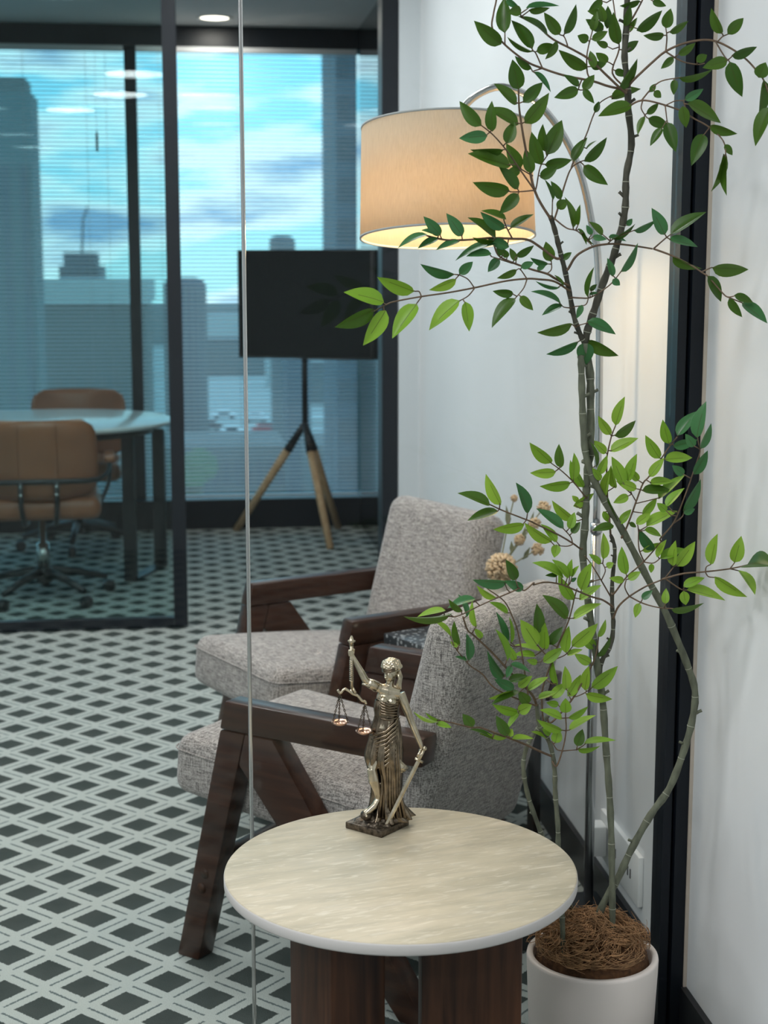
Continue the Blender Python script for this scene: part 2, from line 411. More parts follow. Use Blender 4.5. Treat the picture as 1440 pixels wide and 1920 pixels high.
# dark glass side wall of the meeting room
ws = struct(obj('wall_meeting_side', boxv(.965, 1.05, PY + .02, WY, 0, CZ), 'dark_glass', smooth=False))
bm_ = lambda *a: bev(boxv(*a), .002, 2)
struct(obj('baseboard_right', merge(boxv(WX - .012, WX, GY + .035, PY - .12, 0, .1)), 'skirting', smooth=False))
struct(obj('baseboard_office', boxv(WX - .012, WX, YB, GY - .035, 0, .1), 'skirting', smooth=False))
struct(obj('baseboard_return', boxv(.838, WX - .012, PY - .132, PY - .12, 0, .1), 'skirting', smooth=False))

# glass partition: jamb, two panes, joint
tr = thing('trim_1', (WX - .026, GY, 0), 0, None, None); tr['kind'] = 'structure'
obj('jamb_body', boxv(-.026, .026, -.012, .033, 0, CZ), 'black_frame', tr, False)
obj('jamb_stop', boxv(-.004, .026, -.033, -.012, 0, CZ), 'black_frame', tr, False)
obj('jamb_bead', boxv(-.026, -.010, -.026, -.012, 0, CZ), 'black_frame', tr, False)
obj('sealant', boxv(.0195, .0258, -.037, -.0335, .1, CZ), 'sealant', tr, False)
gp = thing('glass_partition', (0, GY, 0), 0, 'clear full height glass partition behind the round marble table', 'glass partition')
obj('pane', boxv(.1055, .866, -.005, .005, .012, CZ), 'glass_clear', gp, False)
obj('pane', boxv(XL, .0975, -.005, .005, .012, CZ), 'glass_clear', gp, False)
obj('joint', bm_(.098, .105, -.0056, .0056, .012, CZ), 'steel', gp, False)
obj('floor_channel', boxv(XL, .866, -.012, .012, 0, .012), 'black_frame', gp, False)

# power point on the right wall, low behind the glass
po = thing('power_point', (WX, 3.09, .19), 0, 'white double power point low on the wall behind the tree stems', 'socket')
obj('plate', bev(boxv(-.012, 0, -.15, .15, -.055, .055), .003, 2), 'plastic_white', po)
for y in (-.085, .03):
    obj('socket_slot', boxv(-.0135, -.012, y - .012, y - .007, -.012, .008), 'plastic_dark', po, False)
    obj('socket_slot', boxv(-.0135, -.012, y + .007, y + .012, -.012, .008), 'plastic_dark', po, False)
pl = obj('plug', bev(boxv(-.045, -.0125, .085, .135, -.035, .035), .005, 2), 'plastic_white', po)

# meeting room front: black post, sliding door leaf
pt = struct(obj('trim_2', bm_(.772, .836, PY - .11, PY + .02, 0, CZ), 'black_frame', smooth=False))
dr = thing('door_1', (0, PY, 0), 0, None, None); dr['kind'] = 'structure'
obj('stile', bm_(-.070, -.014, -.02, .02, .008, CZ - .01), 'black_frame', dr, False)
obj('rail', bm_(-2.2, -.0705, -.02, .02, .008, .045), 'black_frame', dr, False)
obj('rail', bm_(-2.2, -.0705, -.02, .02, CZ - .06, CZ - .01), 'black_frame', dr, False)
obj('pane', boxv(-2.2, -.0705, -.004, .004, .0455, CZ - .0605), 'glass_tint', dr, False)
struct(obj('trim_3', boxv(XL, -2.2, PY - .03, PY + .03, 0, CZ), 'wall_cool', smooth=False))

# window wall: low black sill box, mullion, head, panes
wn_ = thing('window_1', (0, WY, 0), 0, None, None); wn_['kind'] = 'structure'
obj('sill_box', bm_(XL, .964, -.16, .1, 0, .165), 'black_frame', wn_, False)
obj('head', bm_(XL, .964, -.1, .1, 2.63, CZ), 'black_frame', wn_, False)
mulls = (-2.45, -1.40, -.272)
for x in mulls: obj('mullion', bm_(x - .032, x + .032, -.06, .06, .166, 2.629), 'black_frame', wn_, False)
xs = (XL - .033,) + mulls + (.998,)
for a, b in zip(xs, xs[1:]): obj('pane', boxv(a + .033, b - .033, -.004, .004, .167, 2.628), 'glass_window', wn_, False)

# venetian blinds
slat = None
BL = [(-.238, .955, 'wide venetian blind of pale slats behind the black screen'),
      (-1.365, -.306, 'venetian blind of pale slats behind the tan chairs')]
for bi, (x0, x1, lab) in enumerate(BL):
    b = thing('venetian_blind', ((x0 + x1) / 2, WY - .105, 2.60), 0, lab, 'blind', 'venetian blinds in the meeting room'); hw = (x1 - x0) / 2
    obj('head_rail', bm_(-hw, hw, -.02, .02, 0, .028), 'blind', b, False)
    n = 108; pit = .0222
    me = None
    for i in range(n):
        z = -.012 - i * pit
        if me is None:
            tl = R(17); dx, dz = .0125 * math.cos(tl), .0125 * math.sin(tl)
            V = []; 
            for k in range(5):
                s = -1 + k / 2; V += [(-hw, s * dx, s * dz + .0016 * (1 - s * s)), (hw, s * dx, s * dz + .0016 * (1 - s * s))]
            V += [(v[0], v[1], v[2] - .0006) for v in V]
            fs = [(2 * k, 2 * k + 1, 2 * k + 3, 2 * k + 2) for k in range(4)] + [(10 + 2 * k, 12 + 2 * k, 13 + 2 * k, 11 + 2 * k) for k in range(4)] + [(0, 10, 11, 1), (8, 9, 19, 18)]
            o = obj('slat', (V, fs), 'blind', b, True, (0, 0, z)); me = o.data
        else:
            o = bpy.data.objects.new('slat', me); COL.objects.link(o); o.parent = b; o.location = (0, 0, z)
    zb = -.012 - n * pit - .004
    obj('bottom_rail', bm_(-hw, hw, -.0125, .0125, zb - .012, zb), 'blind', b, False)
    for s in (-.8, -.1, .75) if bi == 0 else (-.7, 0, .62, .82):
        obj('ladder_cord', tube([(s * hw, -.0155, 0), (s * hw, -.0155, zb)], .0011, 5), 'cord', b)
    if bi == 1:
        k = obj('pull_cord', tube([(.72 * hw, -.024, 0), (.72 * hw, -.024, -.42)], .001, 5), 'cord', b)
        obj('tassel', tube([(.72 * hw, -.024, -.42), (.72 * hw, -.024, -.44), (.72 * hw, -.024, -.53)], [.003, .007, .006], 8), 'black_metal', k)

# ------------------------------------------------------------------ ceiling lamps
def downlight(p, lab, power=None, group='round downlights in the meeting room', rd=1.0):
    t = thing('downlight', p, 0, lab, 'ceiling lamp', group); t.scale = (rd, rd, 1)
    obj('trim_ring', lathe([(.075, -.004), (.095, -.006), (.098, 0), (.074, 0)], 28, True), 'plastic_white', t)
    obj('lens', lathe([(0, -.003), (.0745, -.003), (.0745, 0), (0, 0)], 28), 'lamp_face', t)
    ld = bpy.data.lights.new('downlight_beam', 'AREA'); ld.shape = 'DISK'; ld.size = .14 * rd; ld.energy = power or MEET_W; ld.color = (1, .95, .86) if power is None else (.95, .975, 1)
    lo = bpy.data.objects.new('downlight_beam', ld); COL.objects.link(lo); lo.parent = t; lo.location = (0, 0, -.008)
pd = AZ(402, 33, CZ - .001)
downlight((pd.x, pd.y, CZ - .0005), 'glowing round downlight in the meeting room ceiling near the window')
downlight((-1.5, 7.3, CZ - .0005), 'round downlight above the tan chairs out of view')
for x, y in ((.2, 5.5), (.25, 4.55), (.3, 3.3), (-.6, 4.75), (-.6, 5.7), (-1.9, 3.4), (-1.6, 4.4), (-1.6, 5.4)):
    downlight((x, y, CZ - .0005), 'round ceiling downlight above the lobby carpet', LOBBY_W, 'round downlights in the lobby', 1.7)
for x, y in ((-.3, 1.65), (-.45, .4), (-1.6, 1.7), (-1.6, .2), (-.9, -.8), (-2.4, .9), (-2.4, -.7)):  # added lamps out of view, placed to brighten the right wall and pot
    downlight((x, y, CZ - .0005), 'unseen ceiling downlight added on the near side of the glass partition to brighten it', OFFICE_W, 'added downlights in the office', 1.7)

# ================================================================== lounge chairs
def grid_cushion(sx, sy, sz, r, puff=0.0, n=5):
    """soft box centred on the origin"""
    bm = bev(boxv(-sx / 2, sx / 2, -sy / 2, sy / 2, -sz / 2, sz / 2), r, n)
    bmesh.ops.subdivide_edges(bm, edges=[e for e in bm.edges if e.calc_length() > .08], cuts=6, use_grid_fill=True)
    for v in bm.verts:
        a = max(0, 1 - (2 * v.co.x / sx) ** 2); b = max(0, 1 - (2 * v.co.y / sy) ** 2)
        v.co.z += puff * a * b * (1 if v.co.z > 0 else -.3)
    return bm
def bmx(bm, M): bmesh.ops.transform(bm, matrix=M, verts=bm.verts); return bm
def lounge_chair(loc, rz, label):
    t = thing('lounge_chair', loc, rz, label, 'chair', 'tweed lounge chairs in the lobby')
    for s in (-1, 1):
        y0, y1 = (-.294, -.242) if s < 0 else (.242, .294)
        f = obj('side_frame', bev(prism([(-.165, .520), (-.150, .582), (.325, .582), (.318, .522)], 1, y0, y1), .006, 2), 'walnut_frame', t); f.name = 'armrest'
        obj('leg', bev(prism([(-.290, 0), (-.232, 0), (-.100, .519), (-.163, .519)], 1, y0, y1), .005, 2), 'walnut_frame', t)
        obj('leg', bev(prism([(.270, 0), (.338, 0), (-.030, .519), (-.0995, .519), (-.1165, .452)], 1, y0, y1), .005, 2), 'walnut_frame', t)
        yb = y0 - .0005 if s < 0 else y1 + .0005
        for u, z in ((-.219, .165), (-.210, .20), (.27, .553)):
            M = Matrix.Translation((u, yb, z)) @ Matrix.Rotation(math.pi / 2, 4, 'X')
            obj('bolt', xf(lathe([(0, -.003), (.009, -.003), (.012, .0), (0, .0005)], 14), M), 'walnut', t)
    obj('stretcher', bev(boxv(-.225, -.19, -.2415, .2415, .16, .23), .004, 2), 'walnut_frame', t)
    obj('stretcher', bev(boxv(.165, .20, -.2415, .2415, .15, .21), .004, 2), 'walnut_frame', t)
    M = Matrix.Translation((-.047, 0, .372)) @ Matrix.Rotation(R(5.5), 4, 'Y')
    c = obj('seat_cushion', bmx(grid_cushion(.60, .472, .135, .036, .022), M), 'tweed', t)
    M = Matrix.Translation((.270, 0, .530)) @ Matrix.Rotation(R(15), 4, 'Y')
    b = obj('backrest', bmx(grid_cushion(.11, .472, .555, .046, .0), M), 'tweed', t)
    # piped seams
    def loop(hx, hy, hz, M, rad=.002, r=.03):
        pts = []
        for cx, cy, a0 in ((hx - r, hy - r, 0), (-hx + r, hy - r, 90), (-hx + r, -hy + r, 180), (hx - r, -hy + r, 270)):
            for k in range(5):
                a = R(a0 + 22.5 * k); pts.append(M @ Vector((cx + r * math.cos(a), cy + r * math.sin(a), hz)))
        return tube(pts + [pts[0]], rad, 6, False)
    M1 = Matrix.Translation((-.047, 0, .372)) @ Matrix.Rotation(R(5.5), 4, 'Y')
    obj('seam', loop(.3015, .2375, .036, M1), 'tweed', c)
    return t
lounge_chair((.366, 3.172, 0), R(-40), 'tweed lounge chair with walnut arms, nearest the glass and the marble table')
lounge_chair((.410, 4.046, 0), R(25), 'tweed lounge chair with walnut arms, farther back in front of the screen')

# ------------------------------------------------------------------ small terrazzo table between them, vase
st = thing('side_table', (.672, 3.665, 0), R(28), 'small square black terrazzo side table between the two tweed chairs', 'table')
hs = .145
obj('table_top', bev(boxv(-hs, hs, -hs, hs, .515, .548), .003, 2), 'terrazzo', st)
for a in (-1, 1):
    for b in (-1, 1):
        x, y = a * (hs - .02), b * (hs - .02)
        obj('leg', bev(boxv(x - .012, x + .012, y - .012, y + .012, 0, .5145), .002, 2), 'black_metal', st)
vp = Vector((.755, 3.66, .549))
va = thing('vase', vp, 0, 'slim stone vase on the black terrazzo side table by the wall', 'vase')
obj('body', lathe([(0, 0), (.035, 0), (.040, .01), (.046, .06), (.040, .11), (.026, .145), (.028, .16), (.022, .16), (.020, .145), (.030, .10), (0, .02)], 28), 'vase', va)
def puffball(c, r, n, seed):
    rnd = random.Random(seed); parts = [ellipsoid(c, r * .72, r * .72, r * .72, 10, 6)]
    for i in range(n):
        d = Vector((rnd.gauss(0, 1), rnd.gauss(0, 1), rnd.gauss(0, 1))).normalized()
        p = Vector(c) + d * r * .62; q = Vector(c) + d * r * rnd.uniform(.95, 1.15)
        a = d.orthogonal().normalized() * r * .17; b = d.cross(a)
        parts.append(([p + a, p - a, q + b, q - b], [(0, 1, 2), (0, 3, 1), (1, 3, 2), (0, 2, 3)]))
    return merge(*parts)
def flower(px, py, Y, r, kind, label):
    h = AY(px, py, Y); m = Vector((vp.x, vp.y, vp.z + .15))
    f = thing('dried_flower', m, 0, label, 'dried flower', 'dried flowers in the vase')
    d = h - m
    obj('stem', tube(spline([(0, 0, -.10), (0, 0, 0), d * .5 + Vector((0, 0, d.z * .08)), d], 5), .0018, 6), 'dried_stem', f)
    obj('flower_head', puffball(d, r, 90 if r < .02 else 190, px), 'dried_flower', f)
    lp = d * .6; sd = Vector((-d.z, 0, d.x)).normalized() * .012
    obj('leaf', ([lp, lp + d * .12 + sd, lp + d * .3 + sd * 1.4, lp + d * .14 - sd * .2], [(0, 1, 2, 3)]), 'dried_leaf', f)
flower(964, 934, 3.66, .009, 0, 'smallest dried thistle ball standing highest on the vase, beside a green leaf')
flower(1020, 952, 3.67, .017, 0, 'dried thistle ball of the vase nearest the tree stem')
flower(1003, 982, 3.65, .015, 0, 'dried thistle ball just below the rightmost one in the vase')
flower(974, 1012, 3.64, .014, 0, 'pale dried thistle ball in the middle of the vase bunch')
flower(940, 1066, 3.63, .036, 1, 'largest dried hydrangea head, low and shaggy above the chair back')
flower(1008, 1030, 3.68, .016, 0, 'dried flower ball low at the right of the vase bunch')

# ------------------------------------------------------------------ arc floor lamp
lx, ly = .842, 3.085
lm = thing('arc_floor_lamp', (lx, ly, 0), 0, 'chrome arc floor lamp with a lit beige drum shade against the white wall', 'floor lamp')
def L(p): return Vector(p) - Vector((lx, ly, 0))
obj('base', bev(boxv(-.24, .055, -.03, .13, 0, .06), .004, 2), 'black_metal', lm)
obj('pole', lathe([(0, .06), (.0105, .06), (.0105, .905), (0, .905)], 20), 'chrome', lm)
ck = obj('collar', lathe([(0, .905), (.0125, .905), (.0125, .925), (0, .925)], 20), 'chrome', lm)
sc_c = AY(838, 330, 3.10); TOPZ = AY(838, 236, 3.10).z; BOTZ = AY(838, 446, 3.10).z; SR = .1755
arc = [L(AY(x, y, Y)) for x, y, Y in ((1122, 500, ly), (1110, 420, ly), (1090, 330, ly + .003), (1060, 260, ly + .006), (1020, 205, ly + .01), (980, 174, ly + .013), (935, 163, ly + .015), (895, 178, ly + .015), (866, 205, ly + .015), (846, 236, ly + .015))]
obj('arc_tube', tube(spline([(0, 0, .925), (0, 0, 1.2)] + [tuple(p) for p in arc], 5), .0075, 14), 'chrome', lm)
cc = L((sc_c.x, 3.10, (TOPZ + BOTZ) / 2)); hh = (TOPZ - BOTZ) / 2
tilt = Matrix.Translation(cc) @ Matrix.Rotation(R(-7), 4, 'X')
def sx_(vf): return xf(vf, tilt)
sh = obj('lamp_shade', sx_(lathe([(SR * .965, hh), (SR, -hh), (SR - .0016, -hh), (SR * .965 - .0016, hh)], 72, True)), 'lampshade', lm)
obj('rim', sx_(lathe([(SR + .001, -hh + .003), (SR + .001, -hh - .001), (SR - .003, -hh - .001), (SR - .003, -hh + .003)], 72, True)), 'cord', sh)
obj('rim', sx_(lathe([(SR * .965 + .001, hh + .001), (SR * .965 + .001, hh - .003), (SR * .965 - .003, hh - .003), (SR * .965 - .003, hh + .001)], 72, True)), 'cord', sh)
for a in (0, 120, 240):
    obj('spoke', sx_(tube([(0, 0, hh - .012), (SR * .96 * math.cos(R(a)), SR * .96 * math.sin(R(a)), hh - .006)], .0015, 6)), 'steel', sh)
obj('lamp_holder', sx_(lathe([(0, hh + .01), (.012, hh + .01), (.014, hh - .05), (0, hh - .05)], 16)), 'steel', lm)
obj('bulb', sx_(ellipsoid((0, 0, -.01), .030, .030, .040, 16, 10)), 'bulb', lm)
ld = bpy.data.lights.new('bulb_light', 'POINT'); ld.energy = BULB_W; ld.color = (1, .72, .42); ld.shadow_soft_size = .05
lo = bpy.data.objects.new('bulb_light', ld); COL.objects.link(lo); lo.parent = lm; lo.location = tilt @ Vector((0, 0, -.07))

# ------------------------------------------------------------------ round table
TZ = .52; tc_ = AZ(751, 1627, TZ); TR = .2765
tb = thing('round_table', (tc_.x, tc_.y, 0), 0, 'round travertine topped table on dark walnut slab legs, in the foreground', 'table')
top = lathe([(0, TZ), (TR - .003, TZ), (TR - .0008, TZ - .0012), (TR, TZ - .004), (TR, TZ - .016), (TR - .002, TZ - .019), (0, TZ - .019)], 128)
tt = obj('table_top', top, 'travertine', tb)
tt.data.materials.append(MATS['stone_edge'])
for p in tt.data.polygons:
    if abs(p.normal.z) < .8: p.material_index = 1
    if p.normal.z > .9: p.use_smooth = False
def slab(px0, px1, py, Yc, th, rz):
    a = AY(px0, py, Yc); b = AY(px1, py, Yc); c = (a + b) / 2 - Vector((tc_.x, tc_.y, 0)); hw = (b.x - a.x) / 2
    M = Matrix.Translation((c.x, c.y, 0)) @ Matrix.Rotation(rz, 4, 'Z')
    obj('leg', bmx(bev(boxv(-hw, hw, -th / 2, th / 2, 0, TZ - .0195), .004, 2), M), 'walnut', tb)
slab(574, 690, 1850, 2.19, .13, R(24)); slab(788, 970, 1850, 2.17, .10, R(-6))

# ------------------------------------------------------------------ meeting room furniture
mt = thing('meeting_table', (-.64, 7.44, 0), 0, 'round white meeting table on dark flat bar legs behind the glass door', 'table')
obj('table_top', lathe([(0, .74), (.56, .74), (.572, .735), (.575, .728), (.565, .718), (0, .712)], 72), 'table_white', mt)
obj('under_frame', lathe([(0, .7115), (.48, .7115), (.48, .68), (0, .68)], 48), 'black_metal', mt)
def leg_loop(a, b):
    a, b = Vector(a), Vector(b); d = (b - a).normalized(); n = Vector((-d.y, d.x, 0)) * .03
    def bar(p, q, z0, z1, wd):
        m1 = [p - n, q - n, q + n, p + n]
        V = [(*v.xy, z0) for v in m1] + [(*v.xy, z1) for v in m1]
        return V, boxv(0, 1, 0, 1, 0, 1)[1]
    obj('leg', bar(a, a + d * .022, 0.0125, .6795, 0), 'black_metal', mt, False)
    obj('leg', bar(b - d * .022, b, 0.0125, .6795, 0), 'black_metal', mt, False)
    obj('foot_bar', bar(a, b, 0, .012, 0), 'black_metal', mt, False)
leg_loop((.36, -.28, 0), (.50, .10, 0)); leg_loop((-.36, -.28, 0), (-.50, .10, 0))
def office_chair(loc, rz, label):
    """faces local +y"""
    t = thing('office_chair', loc, rz, label, 'office chair', 'tan leather office chairs around the meeting table')
    n = 24
    def shell(wd, z0, z1, y0, lean, thick, curve):
        V, Fc = [], []
        rows = 12
        for side in (0, 1):
            for j in range(rows + 1):
                s = j / rows
                for i in range(n + 1):
                    u = -1 + 2 * i / n
                    rr = .30; edge = max(0, (abs(s - .5) * 2 - (1 - rr)) / rr); hw = wd * (1 - .22 * edge ** 2.2) * (.93 + .07 * math.sin(math.pi * s))
                    th = thick * (1 - .55 * abs(u) ** 4) * (1 - .5 * edge ** 2)
                    y = y0 - lean * s + curve * u * u + (th / 2 if side else -th / 2)
                    V.append((u * hw, y, z0 + (z1 - z0) * s))
        k = (rows + 1) * (n + 1)
        for j in range(rows):
            for i in range(n):
                a = j * (n + 1) + i
                Fc.append((a, a + 1, a + n + 2, a + n + 1)); Fc.append((k + a, k + a + n + 1, k + a + n + 2, k + a + 1))
        for j in range(rows):
            a = j * (n + 1); Fc.append((a, a + n + 1, k + a + n + 1, k + a)); a += n; Fc.append((a, k + a, k + a + n + 1, a + n + 1))
        for i in range(n):
            Fc.append((i, k + i, k + i + 1, i + 1)); a = rows * (n + 1) + i; Fc.append((a, a + 1, k + a + 1, k + a))
        return V, Fc
    obj('backrest', shell(.252, .47, .815, -.20, .05, .055, .07), 'tan_leather', t)
    for x in (-.08, .08): obj('seam', tube([(x, -.2295 + .07 * (x / .245) ** 2 + .0275 * 0 - .05 * k / 8, .475 + .34 * k / 8) for k in range(9)], .0022, 5), 'tan_leather', t)
    obj('seat', bmx(grid_cushion(.52, .46, .095, .04, .015), Matrix.Translation((0, .03, .425))), 'tan_leather', t)
    obj('back_bar', tube([(-.25, -.20, .555), (-.2, -.245, .555), (.2, -.245, .555), (.25, -.20, .555)], .012, 8), 'black_metal', t)
    for x in (-.075, .075):
        s = obj('back_strut', tube([(x, -.248, .56), (x, -.245, .45), (x * .9, -.18, .36), (x * .8, -.02, .345)], .011, 8), 'black_metal', t)
        for z in (.50, .535): obj('bolt', xf(lathe([(0, .0), (.007, 0), (.006, .004), (0, .005)], 10), Matrix.Translation((x, -.258, z)) @ Matrix.Rotation(R(90), 4, 'X')), 'steel', s)
    for s in (-1, 1):
        a = obj('arm_frame', tube(spline([(s * .25, -.2, .555), (s * .29, -.1, .57), (s * .30, .08, .60), (s * .295, .12, .5), (s * .25, .08, .40)], 5), .009, 8), 'black_metal', t)
        obj('arm_pad', bmx(bev(boxv(-.025, .025, -.12, .11, 0, .03), .012, 3), Matrix.Translation((s * .30, .0, .615))), 'tan_leather', a)
    obj('gas_post', lathe([(0, .14), (.027, .14), (.027, .25), (.014, .251), (.014, .38), (0, .38)], 18), 'steel', t)
    hub = obj('hub', lathe([(0, .075), (.035, .075), (.038, .14), (.02, .15), (0, .15)], 18), 'black_metal', t)
    for k in range(5):
        a = R(72 * k + 20); d = Vector((math.cos(a), math.sin(a), 0))
        l = obj('star_leg', tube([d * .02 + Vector((0, 0, .125)), d * .16 + Vector((0, 0, .105)), d * .29 + Vector((0, 0, .072))], [.022, .018, .014], 8), 'black_metal', t)
        c = d * .30; tv = Vector((-d.y, d.x, 0))
        M = Matrix.Translation((c.x, c.y, .027)) @ tv.to_track_quat('Z', 'Y').to_matrix().to_4x4()
        obj('castor', xf(lathe([(0, -.02), (.022, -.02), (.027, -.014), (.027, .014), (.022, .02), (0, .02)], 16), M), 'black_metal', l)
    return t
c1 = AY(68, 900, 6.64); office_chair((c1.x, 6.84, 0), R(3), 'tan leather office chair seen from behind, nearest the sliding door')
c2 = AY(138, 740, 8.12); office_chair((c2.x, 8.12, 0), R(176), 'tan leather office chair facing us on the far side of the white meeting table')

# screen on a wooden tripod
tvc = Vector((.625, 8.22, 0))
tv = thing('tripod_stand', tvc, 0, 'oak legged tripod stand under the black screen by the window', 'stand')
tz = AY(580, 800, 8.22).z
obj('pole', lathe([(0, tz - .02), (.016, tz - .02), (.016, 1.20), (0, 1.20)], 14), 'black_metal', tv)
obj('bracket', boxv(-.1, .1, -.030, -.012, 1.17, 1.36), 'black_metal', tv, False)
for px, py, Y in ((620, 1030, None), (440, 985, None), (634, 990, None)):
    f = AZ(px, py, 0) - tvc
    if f.y > .30: f.y = .30
    h = Vector((0, 0, tz + .02)); k = h.lerp(f, .19)
    lg = obj('leg', tube([k, f.lerp(h, .004)], [.024, .019], 12), 'oak', tv)
    obj('leg_socket', tube([h, k.lerp(f, .06)], [.016, .026], 12), 'black_metal', lg)
ts = thing('television', (tvc.x - .005, tvc.y - .075, 1.262), R(-24), 'black flat television screen on the tripod, switched off', 'television')
obj('housing', bev(boxv(-.375, .375, 0, .035, -.285, .285), .004, 2), 'plastic_dark', ts)
obj('screen', boxv(-.367, .367, -.0012, -.0002, -.275, .279), 'tv_screen', ts, False)

# ================================================================== bronze statue on the round table
SO = AZ(707.5, 1550, TZ); SO.z = TZ
sj = thing('justice_statue', SO, 0, 'bronze blindfolded justice figurine with scales and sword on the travertine table', 'figurine')
U = 1.0 / 4.3636
def S(x, y, d=0.0):
    """a spot of the figurine; d metres nearer the viewer"""
    p = AY(580 + x * U, 1160 + y * U, SO.y); return Vector((p.x, p.y - d, p.z)) - SO
q = .000207                              # one unit of the above in metres
def ST(pts, rad, seg=10): return tube([S(*p) for p in pts], [r * q for r in rad], seg)
def SE(p, rx, ry, rz, M=None): return ellipsoid(S(*p), rx * q, ry * q, rz * q, 16, 10, M)
# plinth: a block turned 45 degrees with a rocky top
hb = 262 * q / math.sqrt(2) * 1.0
Mz = Matrix.Rotation(R(45), 4, 'Z')
obj('plinth', bmx(bev(boxv(-hb, hb, -hb, hb, 0.0, .0115), .0015, 2), Mz), 'bronze_dark', sj)
rk = [ellipsoid((0, 0, .008), hb * .95, hb * .95, .012, 20, 8)]
rnd = random.Random(3)
for i in range(70):
    a, b = rnd.uniform(-1, 1) * hb * .86, rnd.uniform(-1, 1) * hb * .86
    v = Mz @ Vector((a, b, 0)); r_ = rnd.uniform(.003, .0075); h_ = .010 + .012 * max(0, 1 - (a * a + b * b) ** .5 / hb)
    rk.append(ellipsoid((v.x, v.y, h_), r_ * rnd.uniform(.8, 1.5), r_, r_ * rnd.uniform(.5, .9), 8, 5, Matrix.Rotation(rnd.uniform(0, 3), 3, 'Z')))
rk += [SE((455, 1580, .016), 48, 60, 42), SE((500, 1610, .010), 60, 60, 40), SE((650, 1620, .004), 150, 110, 55), SE((560, 1640, .018), 70, 40, 28)]
remeshed('rocky_ground', merge(*rk), 'bronze_dark', sj, .0012, 1)
# one continuous body: head, neck, torso, arms, hands, bare leg and foot
body = [
    SE((668, 425), 58, 62, 78), SE((648, 455, .006), 40, 45, 55),                                           # skull, face
    ST([(622, 440, .014), (612, 462, .019), (620, 470, .016)], [10, 13, 8]),                                # nose
    ST([(622, 482, .013), (634, 484, .013)], [9, 8]), ST([(634, 508, .009), (650, 512, .008)], [15, 14]),   # mouth, chin
    ST([(672, 480, -.002), (660, 530, 0), (655, 580, 0)], [36, 34, 44]),                                    # neck
    ST([(575, 575), (640, 590), (735, 605)], [44, 62, 46]),                                                 # shoulders
    SE((640, 650), 92, 64, 85), SE((600, 655, .010), 38, 34, 34), SE((670, 668, .010), 38, 34, 34),         # ribs, bust
    ST([(635, 690), (628, 790), (622, 880)], [78, 72, 98]), SE((622, 920), 110, 88, 90),                    # waist, hips
    # raised arm
    ST([(575, 570), (520, 530, .004), (462, 500, .008), (440, 470, .009)], [42, 36, 30, 27]),
    ST([(455, 492, .008), (420, 425, .008), (380, 355, .006), (350, 300, .004)], [29, 27, 22, 17]),
    SE((345, 275, .003), 24, 20, 28),
    # lowered arm
    ST([(740, 610), (775, 690, .003), (808, 770, .004), (835, 850, .006)], [44, 37, 32, 28]),
    ST([(832, 840, .006), (868, 930, .008), (900, 1010, .010), (914, 1050, .010)], [28, 26, 20, 16]),
    SE((905, 1075, .010), 21, 18, 32),
    # bare leg
    ST([(590, 980, .002), (550, 1110, .006), (507, 1212, .013)], [56, 48, 40]),
    ST([(505, 1205, .013), (518, 1300, .014), (546, 1380, .013), (562, 1450, .011)], [42, 46, 34, 25]),
    ST([(565, 1455, .010), (520, 1510, .016), (468, 1545, .021), (440, 1555, .023)], [28, 28, 26, 16]),
]
for k, (hx, hy, dx) in enumerate(((322, 252, -1), (320, 266, -1), (321, 280, -1), (325, 293, -1))):         # fingers round the shaft
    body.append(ST([(hx + 32, hy - 2, .002), (hx + 14, hy - 3, .0085), (hx - 2, hy, .007), (hx + 2, hy + 3, .002)], [8, 8.5, 8, 6], 8))
body.append(ST([(360, 268, .004), (362, 245, .006), (350, 236, .008)], [9, 9, 7], 8))                       # thumb
for k in range(4):
    body.append(ST([(925 - k * 3, 1070 + k * 9, .010), (905 - k * 5, 1088 + k * 10, .016), (880 - k * 2, 1092 + k * 10, .015)], [9, 9, 7], 8))
body.append(ST([(900, 1060, .013), (878, 1085, .017), (868, 1105, .015)], [10, 9, 7], 8))
for k in range(5): body.append(ST([(458 - k * 1, 1540 + k * 8 - 10, .018 + k * .003), (430 + k * 4, 1552 + k * 6 - 8, .020 + k * .003)], [11, 8], 8))
remeshed('body', merge(*body), 'bronze_pale', sj, .00095, 3)
# hair in curls, blindfold
hr = [SE((684, 412, -.003), 60, 62, 76)]
rnd = random.Random(5)
for i in range(80):
    th = 2.39996 * i; ph = math.acos(1 - .98 * (i + .5) / 80)
    c = S(672, 398) + Vector((math.cos(th) * math.sin(ph) * 68 * q, math.sin(th) * math.sin(ph) * 66 * q, math.cos(ph) * 64 * q))
    r_ = rnd.uniform(15, 23) * q; hr.append(ellipsoid(c, r_ * 1.3, r_, r_ * .9, 8, 6, Matrix.Rotation(rnd.uniform(0, 3), 3, 'Z')))
for dx in (0, 16, 30): hr.append(ST([(715 + dx * .6, 430, .006 - dx * .0003), (735 + dx * .5, 480, .008 - dx * .0003), (712 + dx, 530, .009 - dx * .0003), (730 + dx * .5, 570, .006)], [17, 16, 13, 6]))
hair = obj('hair', merge(*hr), 'bronze_pale', sj)
bf = []
for dz in (-10, 0, 11):
    pts = [S(664, 402 + dz) + Vector((-.062 * .206 * math.cos(a) * 1.05, -.066 * .206 * math.sin(a) * 1.08 - .002, -.003 * math.cos(a))) for a in [R(-60 + 24 * k) for k in range(11)]]
    bf.append(tube(pts, 7 * q, 6))
obj('blindfold', merge(*bf), 'bronze', sj)
